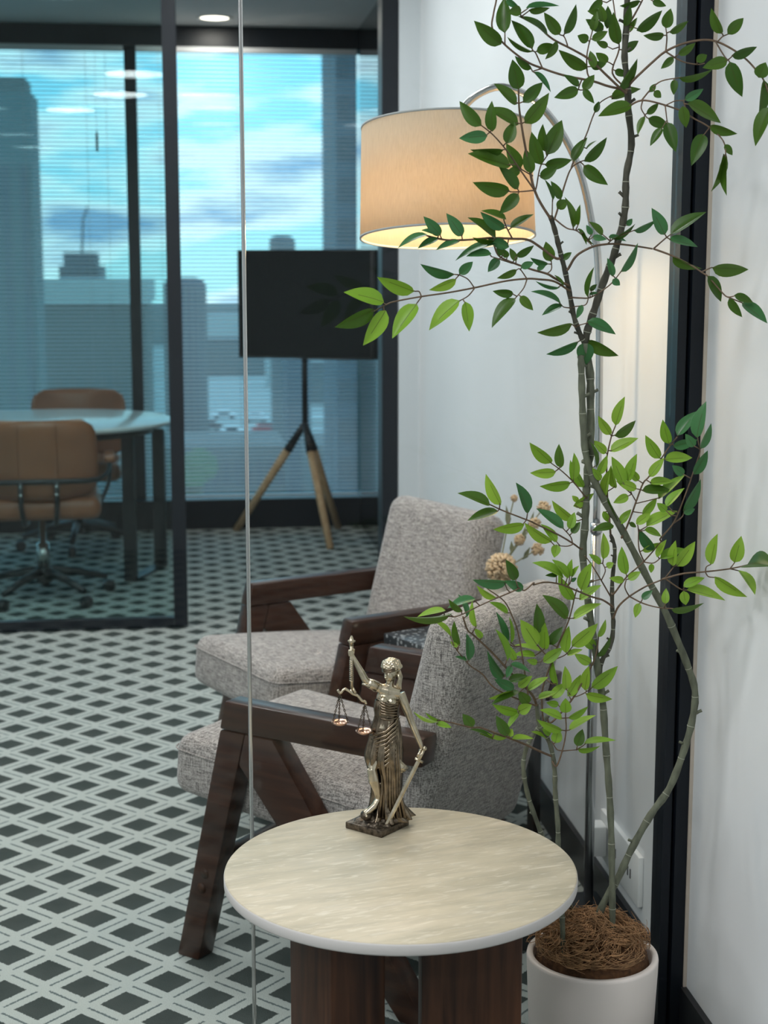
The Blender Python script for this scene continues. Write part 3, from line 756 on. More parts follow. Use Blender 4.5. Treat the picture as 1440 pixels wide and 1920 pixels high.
# gown
def gown():
    secs = [(640, 655, 92, 66, 0, 4), (634, 700, 96, 74, .02, 5), (630, 745, 92, 72, .05, 7), (630, 790, 88, 70, .04, 9), (628, 860, 104, 82, .05, 10),
            (624, 950, 118, 92, .07, 10), (612, 1050, 130, 104, .10, 11), (606, 1130, 132, 108, .12, 11), (616, 1210, 118, 98, .15, 11), (632, 1320, 100, 80, .20, 12),
            (634, 1420, 98, 80, .22, 12), (634, 1500, 112, 92, .22, 12), (640, 1570, 138, 112, .24, 12), (646, 1630, 168, 128, .26, 12)]
    N = 96; V, Fc = [], []
    sp = spline([Vector((a, b, c)) for a, b, c, d, e, f in secs], 5); s2 = spline([Vector((d, e, f)) for a, b, c, d, e, f in secs], 5)
    for i, (A, B) in enumerate(zip(sp, s2)):
        c = S(A.x, A.y); t_ = i / len(sp)
        for k in range(N):
            th = 2 * math.pi * k / N
            fold = 1 + 1.35 * B.y * (math.sin(11 * th + 2.2 * math.sin(3.2 * t_) + .8 * math.sin(2 * th)) * .75 + .35 * math.sin(19 * th + 5 * t_))
            V.append(c + Vector((A.z * math.cos(th), B.x * math.sin(th), 0)) * q * fold)
    n = len(sp)
    for i in range(n - 1):
        for k in range(N):
            k2 = (k + 1) % N
            a, b = i * N + k, i * N + k2
            # the slit over the bare leg
            th = 360.0 * k / N; yy = sp[i].y
            if yy > 1195 and 180 < th < 238 + (0 if yy < 1300 else -12): continue
            Fc.append((a, b, b + N, a + N))
    Fc.append(tuple(range(N)))
    return V, Fc
g = obj('gown', gown(), 'bronze', sj)
sd = g.modifiers.new('thick', 'SOLIDIFY'); sd.thickness = .0012; sd.offset = -1
fo = []
for i in range(9):                      # slanting folds over hip and waist
    y0 = 800 + i * 34
    fo.append(ST([(742 - i * 2, y0 - 34, .004), (690, y0 + 30, .0185), (610, y0 + 95, .022), (520 + i * 2, y0 + 130, .015), (492 + i * 2, y0 + 150, .002)], [2, 11, 14, 11, 2], 8))
for i in range(5):
    fo.append(ST([(548, 640 + i * 26, .004), (590, 668 + i * 22, .0165), (640, 690 + i * 18, .018), (705, 680 + i * 24, .013), (728, 660 + i * 26, .002)], [3, 10, 12, 9, 3], 8))
fo.append(ST([(545, 792, 0), (590, 800, .016), (640, 803, .0175), (700, 796, .013), (720, 788, 0)], [9, 10, 10, 10, 9], 8))
for i in range(8):                      # long falling folds
    x = 585 + i * 20
    fo.append(ST([(618 + i * 9, 830, .0175 - abs(i - 3) * .0012), (600 + i * 16, 1000, .021 - abs(i - 3) * .0015), (x, 1200, .0195 - abs(i - 3) * .0014), (x + 2, 1400, .018 - abs(i - 3) * .0012), (x + (i - 3) * 10, 1590, .024)], [3, 11, 14, 13, 15], 8))
obj('gown_folds', merge(*fo), 'bronze', g)
def sheet(pts, th):
    P3 = [S(*p) for p in pts]; n = len(P3) // 2; V = P3 + [p + Vector((0, th, 0)) for p in P3]; k = len(P3); Fc = []
    for i in range(n - 1):
        a = 2 * i; Fc += [(a, a + 1, a + 3, a + 2), (k + a, k + a + 2, k + a + 3, k + a + 1), (a, a + 2, k + a + 2, k + a), (a + 1, k + a + 1, k + a + 3, a + 3)]
    Fc += [(0, k, k + 1, 1), (2 * n - 2, 2 * n - 1, k + 2 * n - 1, k + 2 * n - 2)]
    return V, Fc
obj('drape', sheet([(712, 1100, .010), (722, 1108, .004), (700, 1150, .016), (758, 1165, .004), (690, 1200, .012), (808, 1208, .008), (688, 1240, .018), (776, 1248, .004), (686, 1290, .010), (722, 1275, .004), (684, 1340, .008), (700, 1330, .004)], .002), 'bronze_pale', g)
obj('train', sheet([(700, 1540, .010), (690, 1600, .018), (735, 1590, .006), (715, 1640, .014), (790, 1630, .000), (745, 1662, .008)], .004), 'bronze', g)
obj('sleeve', merge(ST([(548, 552, .004), (505, 528, .006), (470, 510, .008)], [46, 42, 34]), ST([(500, 505, .004), (508, 545, .010), (500, 560, .002)], [12, 12, 8]), ST([(475, 492, .008), (480, 535, .014), (425, 512, .014)], [11, 14, 10])), 'bronze_pale', g)
# scales
sca = obj('sceptre', merge(ST([(346, 580, .006), (342, 330, .006), (342, 200, .005)], [13, 15, 14]), *[ST([(342, y, .006), (342, y + 7, .006)], [18, 18]) for y in range(335, 500, 16)],
          ST([(342, 215, .005), (342, 188, .005), (342, 178, .005)], [17, 20, 34]), ST([(342, 178, .005), (342, 166, .005), (343, 134, .005)], [34, 18, 7]), ST([(315, 176, .005), (372, 178, .005)], [9, 9])), 'bronze_pale', sj)
bp_ = spline([S(*p) for p in ((228, 572, .006), (250, 600, .007), (285, 566, .007), (330, 590, .007), (352, 606, .007), (392, 622, .007), (428, 662, .007), (452, 668, .007), (462, 690, .006))], 4)
bal = obj('balance_beam', merge(tube(bp_, 11 * q, 8), ST([(352, 560, .006), (375, 602, .007)], [10, 12]), ST([(335, 570, .006), (352, 612, .007)], [10, 12])), 'bronze_pale', sj)
def pan(x, yt, xb, yb):
    c = S(xb, yb, .006); t_ = S(x, yt, .006)
    p_ = obj('pan', shift(lathe([(0, -.0058), (.006, -.0052), (.0115, -.0025), (.0148, .0012), (.0142, .0016), (.0112, -.0013), (.006, -.0040), (0, -.0046)], 28), c), 'copper_pan', bal)
    for k in range(3):
        a = R(90 + 120 * k); e_ = c + Vector((.0145 * math.cos(a), .0145 * math.sin(a), .0012)); n = 13
        links = []
        for i in range(n):
            p0 = t_.lerp(e_, i / n); p1 = t_.lerp(e_, (i + 1.25) / n); d = (p1 - p0).normalized(); o_ = (Vector((1, 0, 0)) if i % 2 else Vector((0, 1, 0))); o_ = (o_ - d * o_.dot(d)).normalized() * .0011
            links.append(tube([p0, p0.lerp(p1, .25) + o_, p0.lerp(p1, .75) + o_, p1, p0.lerp(p1, .75) - o_, p0.lerp(p1, .25) - o_, p0], .00075, 5, False))
        obj('chain', merge(*links), 'bronze_dark', bal)
pan(246, 604, 247, 838); pan(450, 692, 445, 912)
# sword
A, B = S(884, 1135, .016), S(572, 1712, .034)
d = (B - A).normalized(); sdv = d.cross(Vector((0, -1, 0))).normalized()
def blade():
    V = []; Fc = []
    for s, wd in ((0, 15), (.04, 17), (.9, 17), (1, 2)):
        c = A.lerp(B, s)
        V += [c + sdv * wd * q, c + Vector((0, -6 * q, 0)), c - sdv * wd * q, c + Vector((0, 6 * q, 0))]
    for i in range(3):
        for k in range(4): Fc.append((4 * i + k, 4 * i + (k + 1) % 4, 4 * i + 4 + (k + 1) % 4, 4 * i + 4 + k))
    return V, Fc + [(0, 1, 2, 3), (15, 14, 13, 12)]
swd = obj('sword', blade(), 'bronze_pale', sj, False)
obj('hilt', merge(tube([A, A - d * .020], .0026, 8), tube([A + sdv * .0075, A - sdv * .0075], .0024, 8), ellipsoid(A - d * .022, .0038, .0038, .0038)), 'bronze_pale', swd)

# ================================================================== potted tree
pc = Vector((.677, 2.446, 0)); PRIM = .28; PR = .1135
pt_ = thing('potted_tree', pc, 0, 'tall artificial tree with slender green leaves in a white pot beside the table', 'potted plant')
obj('pot', lathe([(0, 0), (.098, 0), (.102, .004), (PR, PRIM - .006), (PR - .001, PRIM - .001), (PR - .004, PRIM), (PR - .010, PRIM), (PR - .012, PRIM - .004), (PR - .016, .20), (0, .20)], 64), 'pot', pt_)
obj('coir_bed', lathe([(0, .316), (.03, .313), (.07, .301), (.094, .282), (.0985, .262), (.0985, .245), (.090, .205), (0, .205)], 40), 'coir_bed', pt_)
def coir():
    rnd = random.Random(11); parts = []
    lumps = [(rnd.uniform(-.05, .05), rnd.uniform(-.06, .05), rnd.uniform(.03, .055), rnd.uniform(0, 6)) for _ in range(16)]
    lumps += [(-.08, -.01, .040, 1.0), (-.075, .045, .042, 2.0), (.03, -.07, .045, .3), (.075, .0, .035, 1.4), (.0, .07, .045, .2), (-.02, -.06, .05, .1)]
    for i in range(3000):
        cx, cy, cr_, an = lumps[i % len(lumps)]
        a0 = rnd.uniform(0, 6.28); ln = rnd.uniform(.5, 1.9); rr = cr_ * rnd.uniform(.3, 1.15); ec = rnd.uniform(.5, 1); an += rnd.gauss(0, .35)
        lift = rnd.random() ** 2 * .022; stray = i % 9 == 0; tw = rnd.uniform(-1, 1)
        pts = []
        for k in range(6):
            a = a0 + ln * k / 5; ex, ey = rr * math.cos(a), rr * ec * math.sin(a)
            x = cx + ex * math.cos(an) - ey * math.sin(an); y = cy + ex * math.sin(an) + ey * math.cos(an)
            rd = math.hypot(x, y); lim = .117 if stray else .0985
            if rd > lim: x *= lim / rd; y *= lim / rd; rd = lim
            lump = .012 * math.sin(60 * x + 1.3) * math.cos(52 * y + .4)
            z = .330 - 3.6 * rd * rd + lump * (1 - rd / .12) + lift + .007 * tw * math.sin(a * 1.5) + (k * .004 * tw if stray else 0)
            pts.append((x, y, max(z, .284 if rd > .099 else .272)))
        parts.append(tube(pts, rnd.uniform(.0004, .00075), 3, False))
    return merge(*parts)
c_ = obj('coir_fibre', coir(), 'coir', pt_); c_['kind'] = 'stuff'

TILES = {'1': (840, 0, 4.8), '2': (1140, 0, 4.8), '3': (840, 180, 4.8), '4': (740, 380, 4.8), '5': (980, 380, 5.5385), '6': (1180, 360, 5.5385),
         '7': (980, 720, 6.5455), '8': (1140, 720, 6.5455), '9': (1000, 940, 6.0), 'a': (1180, 960, 5.5385), 'b': (760, 1040, 5.5385), 'c': (900, 1160, 5.1429),
         'd': (400, 0, 3.0), 'e': (860, 880, 6.0), 'f': (680, 1280, 3.4286), 'g': (840, 0, 2.4)}
# stems: name, thickness at start and end in pixels, [(px, py, depth), ...]
YM = 2.45
STEMS = [
 ('trunk', 15, 13, [(1109, 1775, 2.44), (1127, 1704, 2.44), (1159, 1646, 2.445), (1184, 1592, 2.45), (1220, 1528, 2.455), (1255, 1478, 2.46), (1282, 1408, 2.46), (1298, 1350, 2.46), (1303, 1295, 2.46), (1286, 1240, 2.46), (1252, 1157, 2.455), (1215, 1086, 2.45), (1169, 998, 2.445), (1127, 927, 2.44), (1106, 880, 2.44), (1096, 835, 2.44), (1092, 760, 2.44), (1090, 690, 2.44), (1089, 668, 2.445)]),
 ('trunk', 13, 16, [(1149, 1785, 2.42), (1148, 1680, 2.425), (1146, 1560, 2.435), (1142, 1479, 2.44), (1136, 1400, 2.445), (1130, 1315, 2.45), (1122, 1262, 2.45), (1110, 1180, 2.45), (1100, 1107, 2.45), (1093, 1040, 2.45), (1097, 982, 2.45), (1099, 930, 2.452), (1102, 880, 2.455), (1107, 842, 2.455), (1107, 750, 2.45), (1106, 700, 2.45), (1097, 642, 2.445)]),
 ('trunk', 11, 8, [(1057, 1790, 2.40), (1053, 1700, 2.42), (1047, 1600, 2.43), (1046, 1550, 2.43), (1041, 1487, 2.43), (1040, 1446, 2.425), (1034, 1404, 2.42), (1023, 1378, 2.42), (1011, 1358, 2.42), (1006, 1321, 2.42)]),
 ('trunk', 10, 8, [(1085, 1735, 2.50), (1045, 1640, 2.49), (1007, 1542, 2.48), (990, 1492, 2.475), (982, 1450, 2.47), (983, 1418, 2.47), (994, 1387, 2.465), (1012, 1362, 2.46), (1028, 1342, 2.455)]),
 ('limb', 15, 11, [(1097, 642, 2.445), (1103, 615, 2.44), (1115, 579, 2.435), (1130, 533, 2.43), (1146, 492, 2.425), (1157, 458, 2.42), (1168, 416, 2.415), (1173, 380, 2.41), (1174, 330, 2.41), (1184, 271, 2.405), (1178, 205, 2.40), (1177, 158, 2.40), (1171, 108, 2.40), (1174, 54, 2.40), (1176, 0, 2.40), (1180, -50, 2.40)]),
 ('limb', 10, 9, [(1097, 644, 2.445), (1090, 632, 2.44), (1077, 597, 2.43), (1068, 551, 2.42), (1059, 506, 2.41), (1049, 467, 2.40), (1041, 434, 2.39), (1032, 405, 2.385)]),
 ('limb', 10, 7, [(1124, 1262, 2.45), (1129, 1238, 2.45), (1145, 1209, 2.445), (1150, 1172, 2.44), (1148, 1140, 2.44), (1148, 1090, 2.44), (1152, 1050, 2.44), (1152, 1023, 2.44), (1145, 1003, 2.44)]),
]
# twigs: tile, thickness px, depth change, points
TW = [
 ('3',5,-.03,'910 1085 780 850 700 480 660 250 640 100 635 -60'), ('3',3.5,-.05,'780 850 640 650 520 480 400 345 300 265'), ('3',3,-.02,'770 850 640 862 565 862'),
 ('3',3,.02,'795 820 830 640 890 540'), ('3',3,.01,'755 715 660 660'), ('3',4,.03,'960 1100 1050 800 1110 650 1190 592'), ('3',3,.02,'1110 650 1130 590 1240 360 1310 170 1380 50 1560 -40'),
 ('3',3,.0,'935 1085 940 950'), ('3',3.5,-.04,'965 1110 1070 1190 1170 1220 1300 1350'),
 ('5',5,-.02,'470 690 560 550 720 460 860 432 1000 430 1200 455 1350 480'), ('6',3.5,-.08,'250 590 440 660 640 760 760 840 820 880 960 1040 1020 1090 1090 1080'), ('6',3,-.01,'250 590 370 485 430 440'),
 ('6',3,0,'750 832 850 785'), ('6',2.5,0,'1020 1090 1170 1150'), ('5',3,-.02,'880 432 950 372 1150 290'),
 ('4',5,-.03,'1450 500 1310 400 1200 335 1060 325 860 318 650 335 460 335 300 300'), ('4',3,-.02,'1060 325 1010 230 980 150'),
 ('4',5,-.03,'1560 745 1440 680 1370 640 1230 600 1060 540 940 480 900 400'), ('4',3,-.02,'1060 545 870 485'), ('4',2.5,.01,'1370 640 1410 600 1410 530'),
 ('4',4,-.09,'1570 790 1440 710 1300 690 1190 685 1000 705 720 765 480 810 240 845 0 890 -80 920 -180 975'), ('4',2.5,-.01,'1190 685 1130 600 1100 603'), ('4',2.5,-.01,'1190 690 1160 770 1090 855'),
 ('4',2.5,-.01,'715 765 660 690 580 650'), ('4',2.5,-.01,'715 775 660 840 590 880'), ('4',2.5,0,'240 845 220 800 185 798'), ('4',2.5,0,'240 850 200 905'),
 ('5',3.5,-.04,'505 985 600 990 700 985 830 910 930 830 1010 730'), ('5',2.5,-.02,'540 1080 650 1062 680 1000'), ('5',2.5,-.01,'505 1095 430 1085 400 1060'), ('5',2.5,-.02,'580 1275 670 1250'), ('5',2.5,-.02,'545 1290 510 1260'),
 ('1',4.5,-.06,'1600 810 1440 775 1300 730 1050 680 850 615 700 550 510 400 400 260 410 120 435 0 440 -120'), ('1',3,-.01,'850 615 790 480 765 460'), ('1',2.5,0,'850 615 760 642'), ('1',2.5,0,'512 400 512 300'),
 ('1',4.5,-.05,'1590 830 1440 690 1280 540 1130 450 940 350 800 230 690 170 640 120'), ('1',3,-.01,'1075 410 1045 330 1010 315'), ('1',2.5,0,'1175 800 1215 810'),
 ('1',3,.02,'1300 730 1255 660 1250 500 1280 350 1300 270 1310 150'), ('g',3.5,.02,'805 400 740 330 765 240 770 200 755 90 740 -20'),
 ('2',5,-.10,'190 765 240 710 400 560 515 465 670 395 850 360 980 375 1130 450 1250 540 1350 650 1400 720 1450 850'), ('2',3,0,'520 460 530 340 520 250'), ('2',3,-.02,'520 465 660 550 800 580 870 570'),
 ('2',3,-.02,'975 385 1050 510 1090 550'), ('2',3,0,'990 370 1030 330 1075 310'), ('2',4,.0,'165 250 240 130 300 20 340 -60'),
 ('2',4,-.08,'190 975 215 940 300 905 420 920 640 990 780 1070 890 1130 1000 1220 1050 1300 1060 1400'), ('2',3,0,'310 910 300 980 350 1060'), ('2',3,-.01,'305 900 380 810 480 730 640 700'),
 ('2',2.5,-.01,'515 950 600 910 680 905'), ('2',2.5,0,'515 950 530 1080'), ('2',2.5,0,'680 915 720 1030'),
 ('7',3.5,-.05,'775 1390 620 1200 470 1060 355 975'), ('7',4,.03,'1080 1860 1060 1600 1040 1390 1030 1000 1040 860 1090 640 1140 510'),
 ('8',4,-.02,'165 1890 220 1780 290 1600 350 1430 430 1220 500 1140 650 920 760 760 850 650'), ('8',2.5,0,'370 1460 540 1420'), ('8',2.5,0,'345 1440 290 1350'),
 ('9',4,-.06,'890 1050 930 1010 1050 850 1240 680 1440 450'), ('8',3.5,-.04,'640 1900 700 1833 800 1710 880 1540 990 1250 1030 1130 1120 870 1130 800'), ('8',3,0,'800 1710 900 1640 930 1580'),
 ('a',3,-.02,'155 520 100 380 95 200'), ('a',2.5,-.01,'155 520 250 530 320 480'),
 ('9',4.5,-.05,'905 1300 960 1180 1080 1070 1270 955 1440 885'), ('a',4,-.05,'340 700 370 690 560 640 790 620 1040 590 1225 550'), ('9',3,-.01,'1080 1070 1030 970 1045 880'), ('9',3,-.02,'1090 1075 1240 1150 1410 1195 1540 1205'),
 ('a',3,0,'370 690 460 570'), ('a',3,-.01,'370 690 530 800 600 812'), ('a',2.5,0,'790 620 800 570 845 545'), ('a',2.5,0,'790 625 820 670 885 680'), ('a',2.5,0,'1045 590 1090 530'), ('a',2.5,0,'1050 590 1135 610'),
 ('9',4,-.08,'525 530 440 470 270 370 0 240 -30 225 -340 105 -480 40'), ('9',2.5,-.01,'440 470 420 400 340 310'), ('9',2.5,-.01,'440 485 380 505 300 500'),
 ('9',3,-.01,'880 1090 770 900 660 720 580 610'), ('9',2.5,-.01,'770 880 810 780 780 700'), ('9',2.5,0,'740 880 630 905'),
 ('9',4.5,-.12,'885 1180 780 1110 660 1075 450 990 290 930 130 910 0 940'), ('b',3,-.06,'1330 295 1240 370 1180 350 1130 375 870 485 720 555 590 620 500 645 390 630'),
 ('c',4,-.06,'610 1020 600 700 690 420 760 240 850 30 885 -90 910 -200 935 -290'), ('c',3,-.01,'690 410 600 310 550 250'), ('c',3,-.01,'700 400 820 350 890 270'),
 ('c',4,-.05,'700 1380 740 1420 800 1250 830 1080 825 940'), ('c',2.5,0,'795 1275 740 1260 690 1180'), ('c',2.5,0,'800 1275 930 1265'),
 ('c',4,-.03,'690 1000 880 790 1000 590 1080 450 1120 340 1140 200'), ('c',2.5,0,'930 750 1000 720 1060 680'),
 ('c',4.5,-.14,'700 1330 580 1280 430 1210 280 1150 140 1100 0 1050 -80 1050 -290 1000 -410 980'),
 ('c',5,-.10,'545 830 500 730 380 610 240 460 100 310 -60 160 -120 110 -165 -20'), ('b',3,-.04,'1270 1420 1180 850 1110 640 1040 500 950 420 850 350 770 250'), ('b',3.5,-.05,'1330 1560 950 1400 800 1240 670 1150 540 1000'),
]
LV = {
'1': '480 400 235 195 130 512 298 500 -30 130 760 440 578 172 110 660 90 540 110 85 700 75 1005 50 50 725 90 920 80 55 900 325 660 115 60 1005 312 865 115 100 1045 310 1165 42 80 795 465 960 400 90 985 375 875 535 65 755 620 590 515 60 770 645 935 820 45 770 465 525 350 20 1255 615 990 460 105 1265 365 1165 320 80 1295 360 1440 280 75 1300 280 1340 100 75 1180 775 1045 670 60 1175 805 955 880 100 1215 810 1320 670 85 1220 800 1312 930 65 635 805 580 535 135 620 940 415 750 95 675 925 860 735 105 690 1110 920 850 120 635 1120 362 962 90 302 1133 88 918 110 400 1185 382 912 95 355 1222 98 1245 108 1390 0 1260 110 70 1320 610 1278 455 75 1285 600 1425 575 75 1440 560 1330 475 80 1440 420 1335 375 60 1400 270 1240 175 90 1400 200 1370 40 80 525 -10 640 80 50',
'3': '525 430 600 225 110 655 650 525 430 115 565 630 180 515 130 500 485 200 500 80 650 660 505 715 85 630 840 465 625 100 555 855 225 790 125 635 880 465 1060 110 755 695 692 475 100 840 620 745 325 120 875 500 838 262 80 895 530 1030 205 150 870 620 1120 580 95 830 735 990 635 95 1130 590 1240 355 85 1245 480 1335 395 20 1225 590 1440 380 95 1220 625 1430 805 115 1325 150 1360 45 55 945 940 880 745 35 1015 930 930 765 75 980 1010 1075 935 90 1125 1190 1082 900 55 1170 1170 1188 975 55 1395 1250 1270 1130 65 1300 1265 1430 1290 55 1295 1250 1245 1160 50 1170 1190 1255 1335 30 1210 1220 1300 1350 30 525 1110 305 1020 60 510 1195 290 1055 100 430 1280 210 1072 85 560 1190 770 1062 60',
'4': '415 295 262 125 95 610 300 465 95 105 300 290 22 372 65 410 290 240 245 50 395 325 205 402 55 590 345 370 425 60 920 375 535 472 75 900 345 700 325 50 870 460 645 462 60 1030 400 830 315 85 985 465 915 400 70 1015 495 975 415 60 1095 525 1035 408 60 1090 480 1260 390 60 940 500 838 625 85 1135 585 1255 535 65 1100 605 920 682 65 1380 555 1220 505 50 1280 600 1360 565 45 1070 820 885 805 75 1085 860 858 1095 115 1130 840 1245 970 80 585 880 292 1125 130 635 890 672 1160 105 555 690 315 797 85 580 645 705 530 85 535 650 230 572 85',
'd': '1130 1640 920 1560 70 1145 1710 1002 1895 90 960 1700 748 1630 75 905 1740 688 1850 75 970 1745 848 1945 90',
'5': '945 375 1180 232 60 1155 290 1400 190 70 1080 240 1140 165 60 890 360 1085 390 45 935 770 885 570 70 1015 720 1215 425 70 935 795 1012 860 75 680 990 722 665 60 700 915 770 845 50 690 955 780 930 30 400 1055 115 885 45 410 1070 195 1150 75 390 880 130 832 45 425 870 335 745 30 515 1260 160 1368 90 670 1230 975 1345 115 580 1445 245 1578 95 650 1450 650 1690 180 665 1430 990 1605 130 620 1060 560 1205 65 410 590 510 515 65 290 610 240 405 125',
'6': '370 445 232 165 125 430 440 790 188 130 410 495 720 555 100 450 672 745 835 75 860 785 1240 808 125 815 870 965 1140 105 1090 1070 1285 1145 80 1170 1150 1440 1350 110 1035 1105 1172 1302 85',
'2': '290 10 105 55 60 400 10 525 55 60 150 240 205 45 65 95 400 40 115 100 255 275 500 100 90 200 290 260 150 50 520 255 565 75 100 505 320 318 320 70 550 290 725 190 65 120 455 290 370 75 630 490 795 390 70 590 515 478 620 65 795 555 895 490 75 1075 545 850 610 105 1095 555 1200 875 130 1025 305 915 90 80 1075 310 1222 160 95 1110 500 1350 430 85 1355 700 1420 560 120 1400 715 1375 1085 85 1460 960 1300 1305 110 95 810 280 535 75 30 895 295 770 90 215 945 -90 1045 110 60 635 180 680 65 635 700 950 660 65 600 715 590 855 65 380 830 430 750 50 415 820 480 880 65 345 1025 465 930 60 690 900 860 800 75 715 930 1020 1105 105 670 955 705 1155 95 330 1045 265 1215 60 360 1065 550 1140 95 490 1150 375 1310 65 530 1100 610 1365 115 915 1130 1160 1215 75 860 1205 755 1475 130 1050 1300 1125 1400 60 1040 1380 970 1730 55 1070 1400 1046 1760 60',
'7': '355 970 82 720 130 470 1030 438 738 115 408 1080 92 1100 120 590 1215 215 1272 130 620 1180 645 845 100 750 1270 560 960 130 1080 625 925 390 125 1140 510 1240 152 140 1125 635 1418 465 120 1075 830 1415 650 130 1025 850 862 690 110 900 1030 870 700 60 930 1110 1040 880 110 1010 1380 1040 1050 110 960 1180 855 1030 90 1240 1230 1100 890 150 1290 1200 1390 855 140 1140 1280 1060 1020 100 1400 1290 1150 1190 120 1420 1190 1310 1040 100 1300 1370 1115 1460 110 620 1500 880 1340 110 680 1440 605 1370 70 625 1670 350 1468 110 505 1775 170 1525 140 570 1780 640 1570 110 600 1833 710 1690 100 1165 1690 1030 1400 90 1190 1720 1330 1530 100 1120 1740 855 1790 100 990 1560 1060 1710 80',
'8': '750 735 665 445 130 635 915 455 635 140 850 635 1075 325 150 800 765 1105 690 125 695 930 1045 890 140 510 1140 690 905 120 415 1310 790 1310 125 510 1220 810 1180 100 620 1415 950 1105 130 715 1510 920 1250 110 1090 660 1170 215 150 1130 800 1270 480 90 1060 770 950 610 110 1050 1110 1235 820 130 930 1115 790 1000 110 920 1560 1160 1175 140 930 1590 1070 1530 90 470 1750 850 1535 125 345 1720 530 1580 110 420 1600 610 1400 110 720 1560 600 1460 100 260 1700 350 1760 60',
'e': '1050 815 730 640 110 355 405 15 235 110 475 405 290 60 130 450 470 95 575 110 785 490 665 150 130 740 620 390 690 110',
'9': '265 460 95 250 95 265 485 235 635 110 400 860 225 650 95 340 860 25 655 90 410 850 420 655 70 430 850 500 720 55 270 840 135 830 45 535 1000 655 685 140 450 1110 275 840 125 515 1110 765 940 110 385 1320 135 1040 130 445 1325 755 1135 115 785 655 800 350 100 760 705 630 590 75 825 740 900 690 80 1045 825 985 510 130 1065 880 1210 790 90 1020 890 860 865 85 1350 550 1180 320 110 1220 1100 1340 1000 85 1190 1145 1145 1310 90 1330 700 1325 810 65 420 900 490 860 45 55 1490 40 1150 130',
'a': '845 545 900 230 115 1090 525 1165 260 145 1225 545 1450 500 140 1140 605 1318 840 95 885 670 1215 900 115 595 810 1010 897 105 560 775 780 670 95 560 820 590 975 105 430 1005 785 965 90 375 955 380 790 85 450 560 470 300 95 495 565 685 305 130 320 485 590 360 100 285 470 385 285 70 155 185 350 240 75 130 400 320 320 75',
'b': '490 605 0 710 45 420 580 120 630 60 730 460 440 520 70 590 595 445 472 60 640 655 580 405 60 740 760 680 485 75 480 850 295 675 55 565 950 495 690 65 660 1100 650 820 80 800 865 715 765 65 640 1100 525 1050 40 545 960 465 900 45 1060 290 700 280 105 1150 265 1050 55 110 1225 360 1040 275 100 950 455 735 350 70 1070 610 880 485 75 1050 930 945 590 85 1060 1110 985 770 60 1090 930 1095 640 50 1040 1270 835 1010 60 1010 1290 865 1140 70 1090 1140 1310 1200 65 1100 1150 1050 1280 70 1140 1100 1070 940 80',
'c': '590 320 330 240 55 550 255 390 10 160 625 300 620 45 115 665 250 795 80 100 825 330 850 70 100 885 265 1140 55 140 1110 285 970 150 110 1135 180 1220 10 65 1150 180 1265 50 45 1120 370 1280 190 60 1065 430 910 340 100 840 355 990 290 55 610 420 800 280 110 555 425 450 400 65 540 360 330 330 65 745 645 690 410 60 830 690 820 455 100 845 750 980 540 100 1010 690 1050 455 105 1075 665 1335 465 125 1020 725 1275 795 95 330 680 140 585 100 370 660 505 550 85 460 690 660 560 85 320 690 80 775 60 390 705 105 828 75 470 820 370 700 110 365 900 125 850 85 370 900 500 830 110 380 905 255 1060 60 270 1130 155 935 110 280 1135 310 1060 70 260 1150 60 1110 45 130 1165 0 1095 35 310 1160 520 1145 55 690 760 840 620 110 560 770 740 700 70 760 830 640 810 70 825 910 825 770 115 795 965 585 870 80 850 960 1050 855 60 860 1080 1110 915 75 795 1080 545 985 85 725 1200 760 1060 110 680 1120 600 1060 60 670 1170 490 1085 45 935 1230 990 1065 105 1000 1205 1310 1170 75 940 1255 1170 1255 55 275 590 460 550 85',
'f': '490 250 320 210 16 500 240 400 205 16 470 265 575 285 36 710 285 645 205 70 840 360 690 290 26',
'g': '655 145 665 40 35 715 130 720 25 40 690 60 630 50 30',
}
def plant_pt(px, py, Y):
    p = AY(px, py, Y)
    if p.x > .888: p = EYE + (p - EYE) * (.888 / p.x)          # the wall stops the foliage
    return p
PX = F / 2.5                                                     # pixels per metre at the plant
NODES = []                                                       # (px, py, Y, owner) along all wood
def wood(name, w0, w1, pts, mat, knots=False):
    P3 = spline([Vector(p) for p in pts], 5)
    W = [plant_pt(*p) - pc for p in P3]; n = len(W)
    rad = [(w0 + (w1 - w0) * i / (n - 1)) / PX / 2 * (1 + (.10 * math.sin(i * 1.7) if knots else 0)) for i in range(n)]
    o = obj(name, tube(W, rad, 10 if knots else 6), mat, pt_)
    for p in P3: NODES.append((p.x, p.y, p.z, o))
    if knots:
        rnd = random.Random(int(w0 * 100 + n))
        for i in range(4, n - 3, 5):
            d = (W[i + 1] - W[i - 1]).normalized()
            obj('node_ring', tube([W[i] - d * .0007, W[i] + d * .0007], rad[i] * 1.07, 10), 'bark_scar', o)
            if rnd.random() < .55:
                s = Vector((rnd.choice((-1, 1)), rnd.uniform(-.6, .3), rnd.uniform(.3, .9))).normalized()
                b = W[min(i + 2, n - 1)]
                obj('stub', tube([b, b + s * rad[i] * 1.6, b + s * rad[i] * 2.3], [rad[i] * .55, rad[i] * .4, rad[i] * .45], 7), mat, o)
    return o
for name, a, b, pts in STEMS: wood(name, a, b, pts, 'bark' if pts[0][1] > 1100 and name == 'trunk' else 'bark_dark', True)
def near_node(x, y, last=None):
    return min(NODES, key=lambda nd: (nd[0] - x) ** 2 + (nd[1] - y) ** 2)
